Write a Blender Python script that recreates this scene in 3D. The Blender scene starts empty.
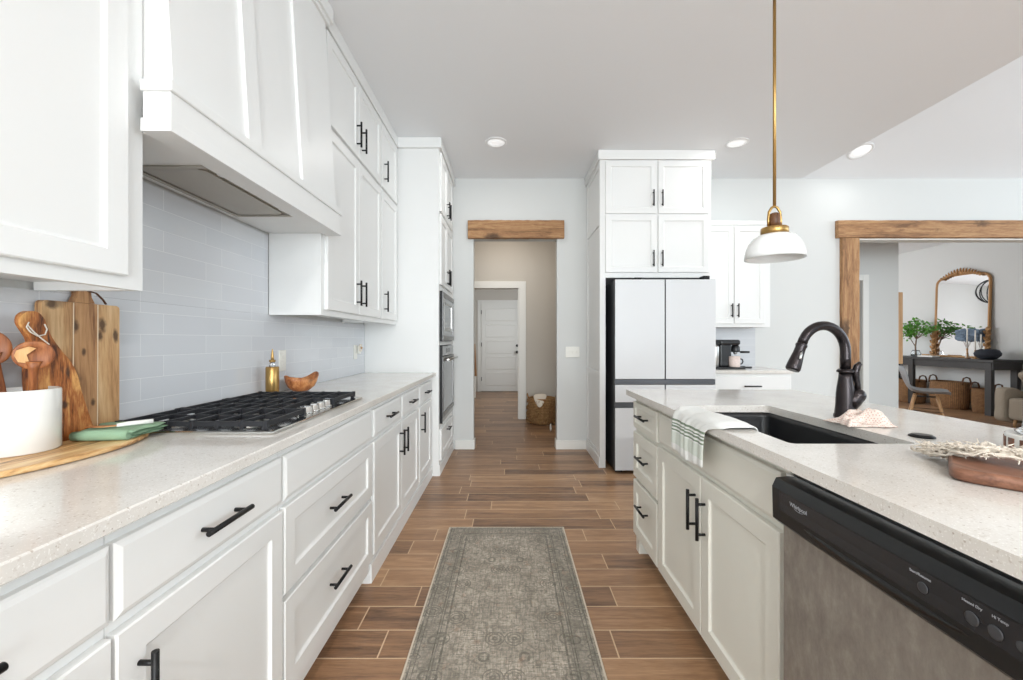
import bpy, bmesh, math, random
from mathutils import Vector, Matrix
random.seed(7)
PI = math.pi
S = bpy.context.scene
COL = S.collection
# ------------------------------------------------------------------ camera
EYE = 1.2
cam_d = bpy.data.cameras.new('camera')
cam_d.sensor_width = 36
cam_d.lens = 420.0 / 1023.0 * 36.0
cam_d.shift_x = 1.5 / 1023.0
cam_d.clip_start = 0.02
cam = bpy.data.objects.new('camera', cam_d)
cam.location = (0, 0, EYE)
cam.rotation_euler = (PI / 2, 0, 0)
COL.objects.link(cam)
S.camera = cam
S.view_settings.view_transform = 'Standard'
S.view_settings.look = 'None'
S.view_settings.gamma = 1
S.view_settings.use_curve_mapping = False
S.view_settings.exposure = -0.05
CANW = 4.0     # each recessed ceiling lamp
# ------------------------------------------------------------------ world and window light
W = bpy.data.worlds.new('world')
S.world = W
W.use_nodes = True
_b = W.node_tree.nodes['Background']
_b.inputs[0].default_value = (0.80, 0.90, 1.0, 1)
_b.inputs[1].default_value = 0.85

def area(name, loc, rot, sx, sy, power, color=(1, 1, 1)):
    d = bpy.data.lights.new(name, 'AREA')
    d.shape = 'RECTANGLE'
    d.size = sx; d.size_y = sy
    d.energy = power; d.color = color
    o = bpy.data.objects.new(name, d)
    o.location = loc; o.rotation_euler = rot
    COL.objects.link(o)
    return o
# rear windows (behind the camera) face +Y ; great-room windows face -X ; dining window faces -Y
area('rear_kitchen_window_light', (0.8, -5.49, 1.35), (PI / 2, 0, 0), 3.9, 2.4, 370, (0.89, 0.96, 1.0))
area('rear_great_room_window_light', (5.4, -5.49, 2.3), (PI / 2, 0, 0), 4.8, 2.8, 75, (0.80, 0.92, 1.0))
area('great_room_side_window_light', (8.10, 0.4, 2.35), (PI / 2, 0, PI / 2), 6.6, 2.4, 172, (0.82, 0.93, 1.0))
area('dining_window_light', (6.0, 11.35, 1.6), (PI / 2, 0, PI), 2.6, 2.0, 29, (0.90, 0.95, 1.0))
area('dining_side_light', (2.6, 9.0, 1.7), (PI / 2, 0, -PI / 2), 2.6, 2.0, 125, (0.92, 0.96, 1.0))  # light panel close to the solid left dining wall, facing right
area('hall_ceiling_light', (-0.1, 5.6, 2.93), (0, 0, 0), 0.35, 0.35, 10.5, (1.0, 0.92, 0.82))
area('laundry_side_light', (0.94, 8.3, 1.6), (PI / 2, 0, PI / 2), 1.0, 1.2, 23, (0.9, 0.95, 1.0))  # light panel against the solid right entry wall, facing left

# ------------------------------------------------------------------ materials
def nt(name):
    m = bpy.data.materials.new(name)
    m.use_nodes = True
    t = m.node_tree
    return m, t, t.nodes['Principled BSDF']

def lin(c):
    return tuple(((v / 255) / 12.92 if v / 255 <= 0.04045 else ((v / 255 + 0.055) / 1.055) ** 2.4) for v in c) + (1,)

def plain(name, rgb, rough=0.5, metal=0.0, coat=0.0, bump=0.0, bscale=200, spec=None, var=0.0):
    m, t, p = nt(name)
    c = lin(rgb)
    p.inputs['Base Color'].default_value = c
    p.inputs['Roughness'].default_value = rough
    p.inputs['Metallic'].default_value = metal
    if coat: p.inputs['Coat Weight'].default_value = coat
    if spec is not None: p.inputs['Specular IOR Level'].default_value = spec
    tc = t.nodes.new('ShaderNodeTexCoord')
    n = t.nodes.new('ShaderNodeTexNoise')
    n.inputs['Scale'].default_value = bscale
    n.inputs['Detail'].default_value = 3
    t.links.new(tc.outputs['Object'], n.inputs['Vector'])
    if var:
        mx = t.nodes.new('ShaderNodeMix'); mx.data_type = 'RGBA'
        mx.inputs[6].default_value = tuple(v * (1 - var) for v in c[:3]) + (1,)
        mx.inputs[7].default_value = tuple(min(1, v * (1 + var)) for v in c[:3]) + (1,)
        t.links.new(n.outputs['Fac'], mx.inputs[0])
        t.links.new(mx.outputs[2], p.inputs['Base Color'])
    if bump:
        b = t.nodes.new('ShaderNodeBump')
        b.inputs['Strength'].default_value = bump
        b.inputs['Distance'].default_value = 0.002
        t.links.new(n.outputs['Fac'], b.inputs['Height'])
        t.links.new(b.outputs['Normal'], p.inputs['Normal'])
    return m

class NG:
    """small helper around one node tree"""
    def __init__(s, t): s.t = t
    def n(s, kind, **kw):
        x = s.t.nodes.new(kind)
        for k, v in kw.items(): setattr(x, k, v)
        return x
    def put(s, v, sock):
        if hasattr(v, 'is_output'): s.t.links.new(v, sock)
        else: sock.default_value = v
    def math(s, op, a, b=None, c=None, clamp=False):
        x = s.n('ShaderNodeMath', operation=op, use_clamp=clamp)
        s.put(a, x.inputs[0])
        if b is not None: s.put(b, x.inputs[1])
        if c is not None: s.put(c, x.inputs[2])
        return x.outputs[0]
    def mix(s, f, a, b, blend='MIX'):
        x = s.n('ShaderNodeMix', data_type='RGBA', blend_type=blend)
        s.put(f, x.inputs[0]); s.put(a, x.inputs[6]); s.put(b, x.inputs[7])
        return x.outputs[2]
    def ramp(s, f, stops):
        x = s.n('ShaderNodeValToRGB')
        e = x.color_ramp.elements
        while len(e) > 1: e.remove(e[0])
        e[0].position = stops[0][0]; e[0].color = stops[0][1]
        for q, c in stops[1:]:
            k = e.new(q); k.color = c
        s.put(f, x.inputs[0])
        return x.outputs[0]
    def noise(s, vec, scale, detail=3, rough=0.5, dist=0.0, out='Fac'):
        x = s.n('ShaderNodeTexNoise')
        x.inputs['Scale'].default_value = scale; x.inputs['Detail'].default_value = detail
        x.inputs['Roughness'].default_value = rough; x.inputs['Distortion'].default_value = dist
        s.put(vec, x.inputs['Vector'])
        return x.outputs[out]
    def coords(s, out='Object'):
        return s.n('ShaderNodeTexCoord').outputs[out]
    def scale(s, vec, sc, loc=(0, 0, 0)):
        x = s.n('ShaderNodeMapping')
        x.inputs['Scale'].default_value = sc; x.inputs['Location'].default_value = loc
        s.put(vec, x.inputs['Vector'])
        return x.outputs[0]
    def sep(s, vec):
        x = s.n('ShaderNodeSeparateXYZ'); s.put(vec, x.inputs[0])
        return x.outputs
    def comb(s, a, b, c):
        x = s.n('ShaderNodeCombineXYZ')
        for i, v in enumerate((a, b, c)): s.put(v, x.inputs[i])
        return x.outputs[0]
    def white(s, vec):
        x = s.n('ShaderNodeTexWhiteNoise', noise_dimensions='3D'); s.put(vec, x.inputs['Vector'])
        return x.outputs
    def bump(s, h, strength, dist, p):
        b = s.n('ShaderNodeBump')
        b.inputs['Strength'].default_value = strength; b.inputs['Distance'].default_value = dist
        s.put(h, b.inputs['Height'])
        s.t.links.new(b.outputs['Normal'], p.inputs['Normal'])

def wood(name, dark, mid, light, along='z', freq=14, rough=0.45, knots=True, stretch=0.08, kscale=9):
    m, t, p = nt(name); g = NG(t)
    co = g.coords()
    sc = {'x': (stretch, 1, 1), 'y': (1, stretch, 1), 'z': (1, 1, stretch)}[along]
    v = g.scale(co, sc)
    a = g.noise(v, freq, 5, 0.6, 1.2)
    f = g.noise(v, freq * 9, 3, 0.6, 0.3)
    w = g.math('ADD', g.math('MULTIPLY', a, 0.72), g.math('MULTIPLY', f, 0.28))
    c = g.ramp(w, [(0.37, lin(dark)), (0.49, lin(mid)), (0.62, lin(light))])
    if knots:
        vo = g.n('ShaderNodeTexVoronoi'); vo.inputs['Scale'].default_value = kscale
        kv = g.scale(co, tuple(0.55 if q == stretch else 1 for q in sc))
        wob = g.n('ShaderNodeVectorMath', operation='ADD')
        g.put(kv, wob.inputs[0]); g.put(g.noise(co, 14, 2, out='Color'), wob.inputs[1])
        sc2 = g.n('ShaderNodeVectorMath', operation='SCALE')
        g.put(g.noise(co, 25, 2, out='Color'), sc2.inputs[0]); sc2.inputs['Scale'].default_value = 0.045
        g.put(sc2.outputs[0], wob.inputs[1])
        g.put(wob.outputs[0], vo.inputs['Vector'])
        k = g.math('SUBTRACT', 1.0, g.math('SMOOTHSTEP', vo.outputs['Distance'], 0.08, 0.24)) if False else g.math('MULTIPLY_ADD', vo.outputs['Distance'], -7.0, 2.1, clamp=True)
        pick = g.math('GREATER_THAN', g.white(vo.outputs['Position'])[0], 0.45)
        c = g.mix(g.math('MULTIPLY', g.math('MULTIPLY', k, pick), 0.8), c, lin(tuple(q * 0.55 for q in dark)))
    t.links.new(c, p.inputs['Base Color'])
    p.inputs['Roughness'].default_value = rough
    g.bump(f, 0.25, 0.001, p)
    return m

M = {}
M['cabinet'] = plain('white_cabinet_paint', (233, 233, 231), 0.38, bump=0.03, bscale=60)
M['island_shade_paint'] = plain('shaded_cabinet_paint', (229, 227, 217), 0.38, bump=0.03, bscale=60)  # cabinet white with the yellow-grey shade of the island side in its colour
M['wall'] = plain('pale_grey_wall_paint', (214, 215, 213), 0.85, bump=0.08, bscale=300)
M['hall'] = plain('warm_grey_hall_paint', (204, 198, 189), 0.85, bump=0.08, bscale=300)
M['ceiling'] = plain('ceiling_paint', (239, 241, 243), 0.9, bump=0.10, bscale=250)
M['trim'] = plain('white_trim_paint', (232, 231, 226), 0.4)
M['black'] = plain('black_metal', (22, 22, 23), 0.42, 0.4)
M['iron'] = plain('cast_iron', (38, 39, 43), 0.5, 0.3, bump=0.3, bscale=400)
M['steel'] = plain('brushed_steel', (176, 174, 170), 0.28, 1.0, bump=0.05, bscale=300)
M['oven_steel'] = plain('dark_brushed_steel', (140, 139, 138), 0.35, 0.9)
M['hood_metal'] = plain('satin_hood_metal', (176, 170, 160), 0.45, 0.45, bump=0.1, bscale=500)
M['chrome'] = plain('polished_steel', (215, 215, 213), 0.12, 1.0)
M['dark_steel'] = plain('dark_steel_frame', (92, 94, 98), 0.35, 0.8)
M['fridge'] = plain('white_glass_panel', (216, 217, 218), 0.35)
M['brass'] = plain('brushed_brass', (176, 142, 88), 0.32, 1.0)
M['bronze'] = plain('oil_rubbed_bronze', (54, 49, 50), 0.27, 0.75, var=0.2, bscale=30)
M['sink'] = plain('black_composite', (22, 23, 26), 0.38, bump=0.2, bscale=600)
M['crock'] = plain('white_glazed_ceramic', (232, 231, 226), 0.12, coat=0.5)
M['dw_plastic'] = plain('black_gloss_plastic', (17, 17, 18), 0.3)
M['dw_panel'] = plain('dark_control_panel', (36, 37, 40), 0.22)
M['print'] = plain('pale_grey_print', (170, 172, 176), 0.5)
M['glass_black'] = plain('black_oven_glass', (44, 46, 50), 0.12, 0.0, coat=0.4)
M['opal'] = plain('white_opal_glass', (240, 241, 240), 0.2, coat=0.4)
M['leather'] = plain('brown_leather', (92, 60, 40), 0.6, bump=0.3)
M['plate'] = plain('white_switch_plastic', (232, 230, 222), 0.35)
M['green_cloth'] = plain('sage_green_cotton', (142, 172, 142), 0.95, bump=0.6, bscale=900, var=0.08)
M['cream_cloth'] = plain('cream_cotton', (226, 216, 202), 0.95, bump=0.5, bscale=500, var=0.1)
M['pink_cloth'] = None
M['grey_plastic'] = plain('grey_moulded_plastic', (142, 143, 145), 0.5)
M['table'] = plain('charcoal_stained_wood', (42, 40, 39), 0.4, bump=0.2, bscale=50, var=0.15)
M['gold'] = plain('carved_gilt_wood', (176, 134, 90), 0.5, 0.35, bump=0.4, bscale=150, var=0.25)
M['navy'] = plain('dark_textured_pottery', (38, 42, 52), 0.8, bump=0.8, bscale=120, var=0.3)
M['linen'] = plain('beige_boucle_upholstery', (158, 146, 130), 0.95, bump=0.9, bscale=160, var=0.22)
M['leaf'] = plain('green_leaf', (96, 158, 62), 0.5, var=0.3, bscale=12)
M['stem'] = plain('pale_brown_stem', (120, 98, 80), 0.7)
M['candle'] = plain('white_wax', (236, 232, 224), 0.5)
M['oval_blue'] = plain('reflection_blue', (120, 138, 156), 0.9, bump=0.8, bscale=150, var=0.3)  # blue-grey of the mirror reflection that the made-up bunch stands for
M['mirror'] = plain('mirror_silver', (240, 240, 240), 0.02, 1.0)
M['coffee'] = plain('black_appliance_plastic', (32, 32, 34), 0.3)
M['mug'] = plain('pink_glazed_mug', (224, 206, 198), 0.35, var=0.22, bscale=60)
M['can_trim'] = plain('recessed_light_trim', (240, 240, 240), 0.35)
M['lens'] = plain('recessed_light_lens', (240, 240, 240), 0.35)
_p = M['lens'].node_tree.nodes['Principled BSDF']
_p.inputs['Emission Color'].default_value = (1, 1, 1, 1)
_p.inputs['Emission Strength'].default_value = 0.45

def glass_mat(name, tint=(0.96, 0.98, 1.0)):
    m, t, p = nt(name)
    p.inputs['Base Color'].default_value = tint + (1,)
    p.inputs['Roughness'].default_value = 0.02
    p.inputs['Transmission Weight'].default_value = 1.0
    p.inputs['IOR'].default_value = 1.45
    return m
M['glass'] = glass_mat('clear_glass')

M['beam'] = wood('stained_beam_wood', (118, 84, 56), (158, 116, 78), (182, 142, 100), 'x', 20, 0.7, True, 0.10, 4)
M['beam_v'] = wood('stained_post_wood', (118, 84, 56), (158, 116, 78), (182, 142, 100), 'z', 20, 0.7, True, 0.10, 4)
M['acacia_l'] = wood('light_acacia', (140, 96, 60), (196, 152, 104), (222, 186, 140), 'z', 16, 0.5)
M['acacia_d'] = wood('tan_acacia', (126, 84, 52), (184, 138, 94), (208, 166, 120), 'z', 14, 0.5)
M['olive'] = wood('olive_wood', (78, 36, 12), (176, 104, 50), (226, 170, 100), 'z', 22, 0.4, False, 0.18)
M['spoon'] = wood('cherry_spoon_wood', (112, 60, 30), (156, 92, 50), (186, 122, 72), 'z', 20, 0.45, False)
M['maple'] = plain('pale_maple', (240, 222, 194), 0.5)
M['spoon_l'] = wood('pale_spoon_wood', (196, 140, 88), (214, 164, 108), (226, 182, 128), 'z', 20, 0.45, False)
M['board'] = wood('striped_serving_wood', (92, 54, 28), (206, 158, 102), (236, 204, 152), 'y', 20, 0.4, False, 0.12)
M['walnut'] = wood('red_brown_board_wood', (88, 56, 42), (120, 80, 60), (144, 100, 78), 'y', 20, 0.45, False)
M['bowl'] = wood('teak_root_wood', (118, 64, 34), (178, 110, 62), (206, 146, 92), 'z', 22, 0.45, True, 0.6)
M['dowel'] = wood('oak_dowel_wood', (150, 110, 72), (176, 134, 92), (196, 156, 112), 'z', 20, 0.5, False)
M['oak'] = wood('pale_oak_wood', (176, 134, 94), (198, 158, 116), (212, 174, 132), 'z', 12, 0.55, False)
M['loop'] = wood('dark_walnut_loop', (74, 46, 26), (96, 62, 36), (118, 80, 48), 'z', 18, 0.5, False)

def add_knots(m, spots):
    """named dark knots at (y, z, half width, half height) in object space"""
    t = m.node_tree; g = NG(t); p = t.nodes['Principled BSDF']
    src = p.inputs['Base Color'].links[0].from_socket
    co = g.coords(); x, y, z = g.sep(co)[:3]
    w = g.math('MULTIPLY', g.math('SUBTRACT', g.noise(co, 55, 3, 0.6), 0.5), 1.1)
    tot = None
    for (ky, kz, a, b) in spots:
        dy = g.math('DIVIDE', g.math('SUBTRACT', y, ky), a); dz = g.math('DIVIDE', g.math('SUBTRACT', z, kz), b)
        r = g.math('SQRT', g.math('ADD', g.math('MULTIPLY', dy, dy), g.math('MULTIPLY', dz, dz)))
        q = g.math('MULTIPLY_ADD', g.math('ADD', r, w), -1.3, 1.75, clamp=True)
        tot = q if tot is None else g.math('MAXIMUM', tot, q)
    t.links.new(g.mix(g.math('MULTIPLY', tot, 0.85), src, lin((62, 38, 24))), p.inputs['Base Color'])
add_knots(M['acacia_l'], [(-.085, .385, .014, .012), (.056, .332, .011, .022), (.048, .300, .007, .018), (.098, .300, .008, .020), (-.05, .15, .008, .012)])
add_knots(M['acacia_d'], [(-.024, .326, .009, .018), (-.002, .251, .006, .010), (.02, .10, .006, .010)])
add_knots(M['olive'], [(.006, .112, .010, .010), (.02, .20, .005, .018)])

def floor_mat():
    m, t, p = nt('wood_look_plank_tile'); g = NG(t)
    x, y, z = g.sep(g.coords('Object'))[:3]
    P, L = 0.1545, 0.914
    v = g.math('DIVIDE', g.math('SUBTRACT', y, 1.583 - 40 * P), P)
    row = g.math('FLOOR', v); fv = g.math('FRACT', v)
    off = g.white(g.comb(row, 3.7, 1.3))[0]
    u = g.math('ADD', g.math('DIVIDE', g.math('ADD', x, 50.0), L), off)
    colx = g.math('FLOOR', u); fu = g.math('FRACT', u)
    gv, gu = 0.0028 / P, 0.0028 / L
    gr = g.math('MAXIMUM', g.math('LESS_THAN', fv, gv), g.math('GREATER_THAN', fv, 1 - gv))
    gr = g.math('MAXIMUM', gr, g.math('LESS_THAN', fu, gu))
    gr = g.math('MAXIMUM', gr, g.math('GREATER_THAN', fu, 1 - gu))
    pid = g.white(g.comb(row, colx, 9.1))
    vec = g.comb(g.math('ADD', g.math('MULTIPLY', x, 1.6), g.math('MULTIPLY', pid[0], 40)),
                 g.math('MULTIPLY', y, 16.0), g.math('MULTIPLY', pid[0], 10))
    a = g.noise(vec, 1.2, 5, 0.6, 1.1)
    f = g.noise(vec, 9, 3, 0.6, 0.4)
    w = g.math('ADD', g.math('MULTIPLY', a, 0.7), g.math('MULTIPLY', f, 0.3))
    w = g.math('ADD', w, g.math('MULTIPLY', g.math('SUBTRACT', pid[0], 0.5), 0.26))
    c = g.ramp(w, [(0.27, lin((98, 72, 54))), (0.42, lin((138, 104, 77))), (0.56, lin((160, 122, 90))), (0.72, lin((186, 148, 112)))])
    c = g.mix(gr, c, lin((206, 178, 146)))
    t.links.new(c, p.inputs['Base Color'])
    g.put(g.math('ADD', 0.36, g.math('MULTIPLY', gr, 0.4)), p.inputs['Roughness'])
    g.bump(g.math('SUBTRACT', g.math('MULTIPLY', f, 0.15), gr), 0.35, 0.002, p)
    return m
M['floor'] = floor_mat()

def quartz_mat():
    m, t, p = nt('speckled_quartz'); g = NG(t)
    co = g.coords('Object')
    n1 = g.noise(co, 7, 4, 0.6)
    c = g.ramp(n1, [(0.3, lin((216, 211, 204))), (0.7, lin((228, 224, 218)))])
    n2 = g.noise(co, 260, 2, 0.5)
    c = g.mix(g.math('MULTIPLY_ADD', n2, 6.0, -3.5, clamp=True), c, lin((245, 243, 239)))
    n3 = g.noise(co, 150, 3, 0.6)
    c = g.mix(g.math('MULTIPLY', g.math('MULTIPLY_ADD', n3, 9.0, -5.3, clamp=True), 0.5), c, lin((178, 164, 150)))
    vo = g.n('ShaderNodeTexVoronoi'); vo.inputs['Scale'].default_value = 95
    g.put(co, vo.inputs['Vector'])
    sp = g.math('LESS_THAN', vo.outputs['Distance'], 0.17)
    pick = g.math('GREATER_THAN', g.white(vo.outputs['Position'])[0], 0.72)
    c = g.mix(g.math('MULTIPLY', g.math('MULTIPLY', sp, pick), 0.6), c, lin((158, 142, 126)))
    t.links.new(c, p.inputs['Base Color'])
    p.inputs['Roughness'].default_value = 0.12
    return m
M['quartz'] = quartz_mat()

def tile_mat():
    m, t, p = nt('grey_subway_tile'); g = NG(t)
    x, y, z = g.sep(g.coords('Object'))[:3]
    H, L = 0.0762, 0.3125
    v = g.math('DIVIDE', g.math('SUBTRACT', z, 0.914), H)
    row = g.math('FLOOR', v); fv = g.math('FRACT', v)
    par = g.math('MODULO', row, 2.0)
    u = g.math('DIVIDE', g.math('ADD', g.math('SUBTRACT', y, 1.547 - 10 * L), g.math('MULTIPLY', par, 0.0965)), L)
    fu = g.math('FRACT', u)
    gr = g.math('MAXIMUM', g.math('LESS_THAN', fv, 0.025), g.math('LESS_THAN', fu, 0.0065))
    pid = g.white(g.comb(row, g.math('FLOOR', u), 2.0))[0]
    c = g.mix(pid, lin((210, 212, 216)), lin((216, 218, 221)))
    c = g.mix(gr, c, lin((228, 229, 230)))
    t.links.new(c, p.inputs['Base Color'])
    g.put(g.math('ADD', 0.16, g.math('MULTIPLY', gr, 0.5)), p.inputs['Roughness'])
    wv = g.noise(g.coords('Object'), 9, 2, 0.5)
    g.bump(g.math('SUBTRACT', g.math('MULTIPLY', wv, 0.5), g.math('MULTIPLY', gr, 0.5)), 0.25, 0.004, p)
    return m
M['tile'] = tile_mat()

def rug_mat():
    m, t, p = nt('faded_vintage_rug'); g = NG(t)
    co = g.coords('Object')
    x, y, z = g.sep(co)[:3]          # origin at the middle of the rug
    ax = g.math('ABSOLUTE', x)
    ey = g.math('SUBTRACT', 1.1, g.math('ABSOLUTE', y))       # distance from the ends
    ex = g.math('SUBTRACT', 0.365, ax)
    e = g.math('MINIMUM', ex, ey)                               # distance from the border
    big = g.noise(co, 7, 4, 0.65)
    fine = g.noise(g.scale(co, (1, 1, 1)), 75, 5, 0.75)
    yarn = g.noise(g.scale(co, (60, 380, 1)), 1, 2, 0.7)
    base = g.mix(g.math('MULTIPLY_ADD', big, 2.2, -0.6, clamp=True), lin((152, 144, 132)), lin((216, 204, 190)))
    # border band greener / greyer
    inb = g.math('MULTIPLY', g.math('GREATER_THAN', e, 0.022), g.math('LESS_THAN', e, 0.115))
    base = g.mix(g.math('MULTIPLY', inb, 0.42), base, lin((144, 139, 129)))
    def line(d, w):
        return g.math('LESS_THAN', g.math('ABSOLUTE', g.math('SUBTRACT', e, d)), w)
    ln = line(0.020, 0.003)
    for d, w in ((0.036, 0.0018), (0.092, 0.0025), (0.102, 0.0015), (0.125, 0.004)):
        ln = g.math('MAXIMUM', ln, line(d, w))
    # rosettes: mirrored cells
    my = g.math('ABSOLUTE', g.math('SUBTRACT', g.math('FRACT', g.math('DIVIDE', y, 0.70)), 0.5))
    mv = g.comb(ax, g.math('MULTIPLY', my, 0.70), 0.0)
    vo = g.n('ShaderNodeTexVoronoi'); vo.inputs['Scale'].default_value = 9.0; vo.inputs['Randomness'].default_value = 0.95
    g.put(mv, vo.inputs['Vector'])
    d = vo.outputs['Distance']
    wx = g.noise(g.scale(co, (170, 14, 1)), 1, 2, 0.6); wy = g.noise(g.scale(co, (14, 170, 1)), 1, 2, 0.6)
    rings = g.math('GREATER_THAN', g.math('SINE', g.math('MULTIPLY', d, 58)), 0.35)
    rings = g.math('MULTIPLY', rings, g.math('LESS_THAN', d, 0.42))
    vo2 = g.n('ShaderNodeTexVoronoi'); vo2.inputs['Scale'].default_value = 27; vo2.feature = 'DISTANCE_TO_EDGE'
    g.put(mv, vo2.inputs['Vector'])
    vine = g.math('LESS_THAN', vo2.outputs['Distance'], 0.085)
    pat = g.math('MAXIMUM', g.math('MULTIPLY', rings, 0.7), g.math('MULTIPLY', vine, 0.34))
    pat = g.math('MAXIMUM', pat, g.math('MULTIPLY', ln, 0.85))
    worn = g.math('MULTIPLY', pat, g.math('MULTIPLY_ADD', g.noise(co, 45, 3, 0.7), 2.6, -0.42, clamp=True))
    c = g.mix(g.math('MULTIPLY', worn, 0.95), base, lin((78, 78, 71)))
    fl = g.math('MULTIPLY_ADD', fine, 7.0, -3.4, clamp=True)
    c = g.mix(g.math('MULTIPLY', fl, 0.55), c, lin((98, 99, 92)))
    c = g.mix(g.math('MULTIPLY_ADD', g.math('ADD', wx, wy), 3.2, -3.0, clamp=True), c, lin((126, 122, 112)))
    tint = g.math('MULTIPLY_ADD', g.noise(co, 22, 2, 0.5), 6.0, -3.7, clamp=True)
    c = g.mix(g.math('MULTIPLY', tint, 0.4), c, lin((168, 128, 104)))
    c = g.mix(g.math('MULTIPLY_ADD', yarn, 1.6, -0.55, clamp=True), c, lin((214, 204, 188)), 'MULTIPLY')
    edge = g.math('LESS_THAN', e, 0.008)
    c = g.mix(edge, c, lin((206, 194, 176)))
    t.links.new(c, p.inputs['Base Color'])
    p.inputs['Roughness'].default_value = 0.95
    g.bump(g.math('ADD', fine, yarn), 0.5, 0.002, p)
    return m
M['rug'] = rug_mat()

def dw_mat():
    m, t, p = nt('mottled_stainless'); g = NG(t)
    co = g.coords('Object')
    a = g.noise(g.scale(co, (1, 1, 0.5)), 26, 6, 0.7, 0.1)
    c = g.ramp(a, [(0.3, lin((138, 130, 124))), (0.52, lin((156, 149, 141))), (0.72, lin((176, 169, 161)))])
    t.links.new(c, p.inputs['Base Color'])
    p.inputs['Metallic'].default_value = 0.55
    p.inputs['Roughness'].default_value = 0.42
    return m
M['dw_steel'] = dw_mat()

def towel_mat():
    m, t, p = nt('white_towel_green_stripes'); g = NG(t)
    x, y, z = g.sep(g.coords('Object'))[:3]
    st = None
    for a, b in ((0.880, 0.888), (0.868, 0.873), (0.856, 0.863), (0.843, 0.849)):
        q = g.math('MULTIPLY', g.math('GREATER_THAN', z, a), g.math('LESS_THAN', z, b))
        st = q if st is None else g.math('MAXIMUM', st, q)
    fade = g.math('MULTIPLY', g.math('GREATER_THAN', z, 0.792), g.math('LESS_THAN', z, 0.838))
    c = g.mix(g.math('MULTIPLY', fade, 0.55), lin((234, 235, 232)), lin((196, 208, 192)))
    c = g.mix(st, c, lin((120, 136, 116)))
    t.links.new(c, p.inputs['Base Color'])
    p.inputs['Roughness'].default_value = 0.95
    g.bump(g.noise(g.coords('Object'), 500, 2), 0.4, 0.002, p)
    return m
M['towel'] = towel_mat()

def pink_mat():
    m, t, p = nt('pink_dotted_cloth'); g = NG(t)
    vo = g.n('ShaderNodeTexVoronoi'); vo.inputs['Scale'].default_value = 170; vo.inputs['Randomness'].default_value = 0.3
    g.put(g.coords('Object'), vo.inputs['Vector'])
    c = g.mix(g.math('LESS_THAN', vo.outputs['Distance'], 0.34), lin((230, 216, 206)), lin((196, 150, 136)))
    t.links.new(c, p.inputs['Base Color']); p.inputs['Roughness'].default_value = 0.95
    return m
M['pink_cloth'] = pink_mat()

def wicker_mat(name, a, b, d):
    m, t, p = nt(name); g = NG(t)
    x, y, z = g.sep(g.coords('Object'))[:3]
    ang = g.math('ARCTAN2', y, x)
    r = g.math('FLOOR', g.math('MULTIPLY', z, 45))
    w = g.math('SINE', g.math('ADD', g.math('MULTIPLY', ang, 34), g.math('MULTIPLY', r, PI)))
    h = g.math('MULTIPLY', g.math('ABSOLUTE', w), g.math('ABSOLUTE', g.math('SINE', g.math('MULTIPLY', z, 45 * PI))))
    n = g.noise(g.coords('Object'), 30, 4, 0.7)
    c = g.mix(g.math('MULTIPLY_ADD', n, 2.0, -0.5, clamp=True), lin(a), lin(b))
    c = g.mix(g.math('MULTIPLY', g.math('LESS_THAN', h, 0.28), 0.7), c, lin(d))
    t.links.new(c, p.inputs['Base Color']); p.inputs['Roughness'].default_value = 0.8
    g.bump(h, 0.9, 0.01, p)
    return m
M['wicker'] = wicker_mat('woven_seagrass', (126, 88, 54), (178, 132, 86), (70, 46, 28))
M['raffia'] = wicker_mat('braided_water_hyacinth', (158, 112, 66), (206, 166, 112), (100, 66, 38))

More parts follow.
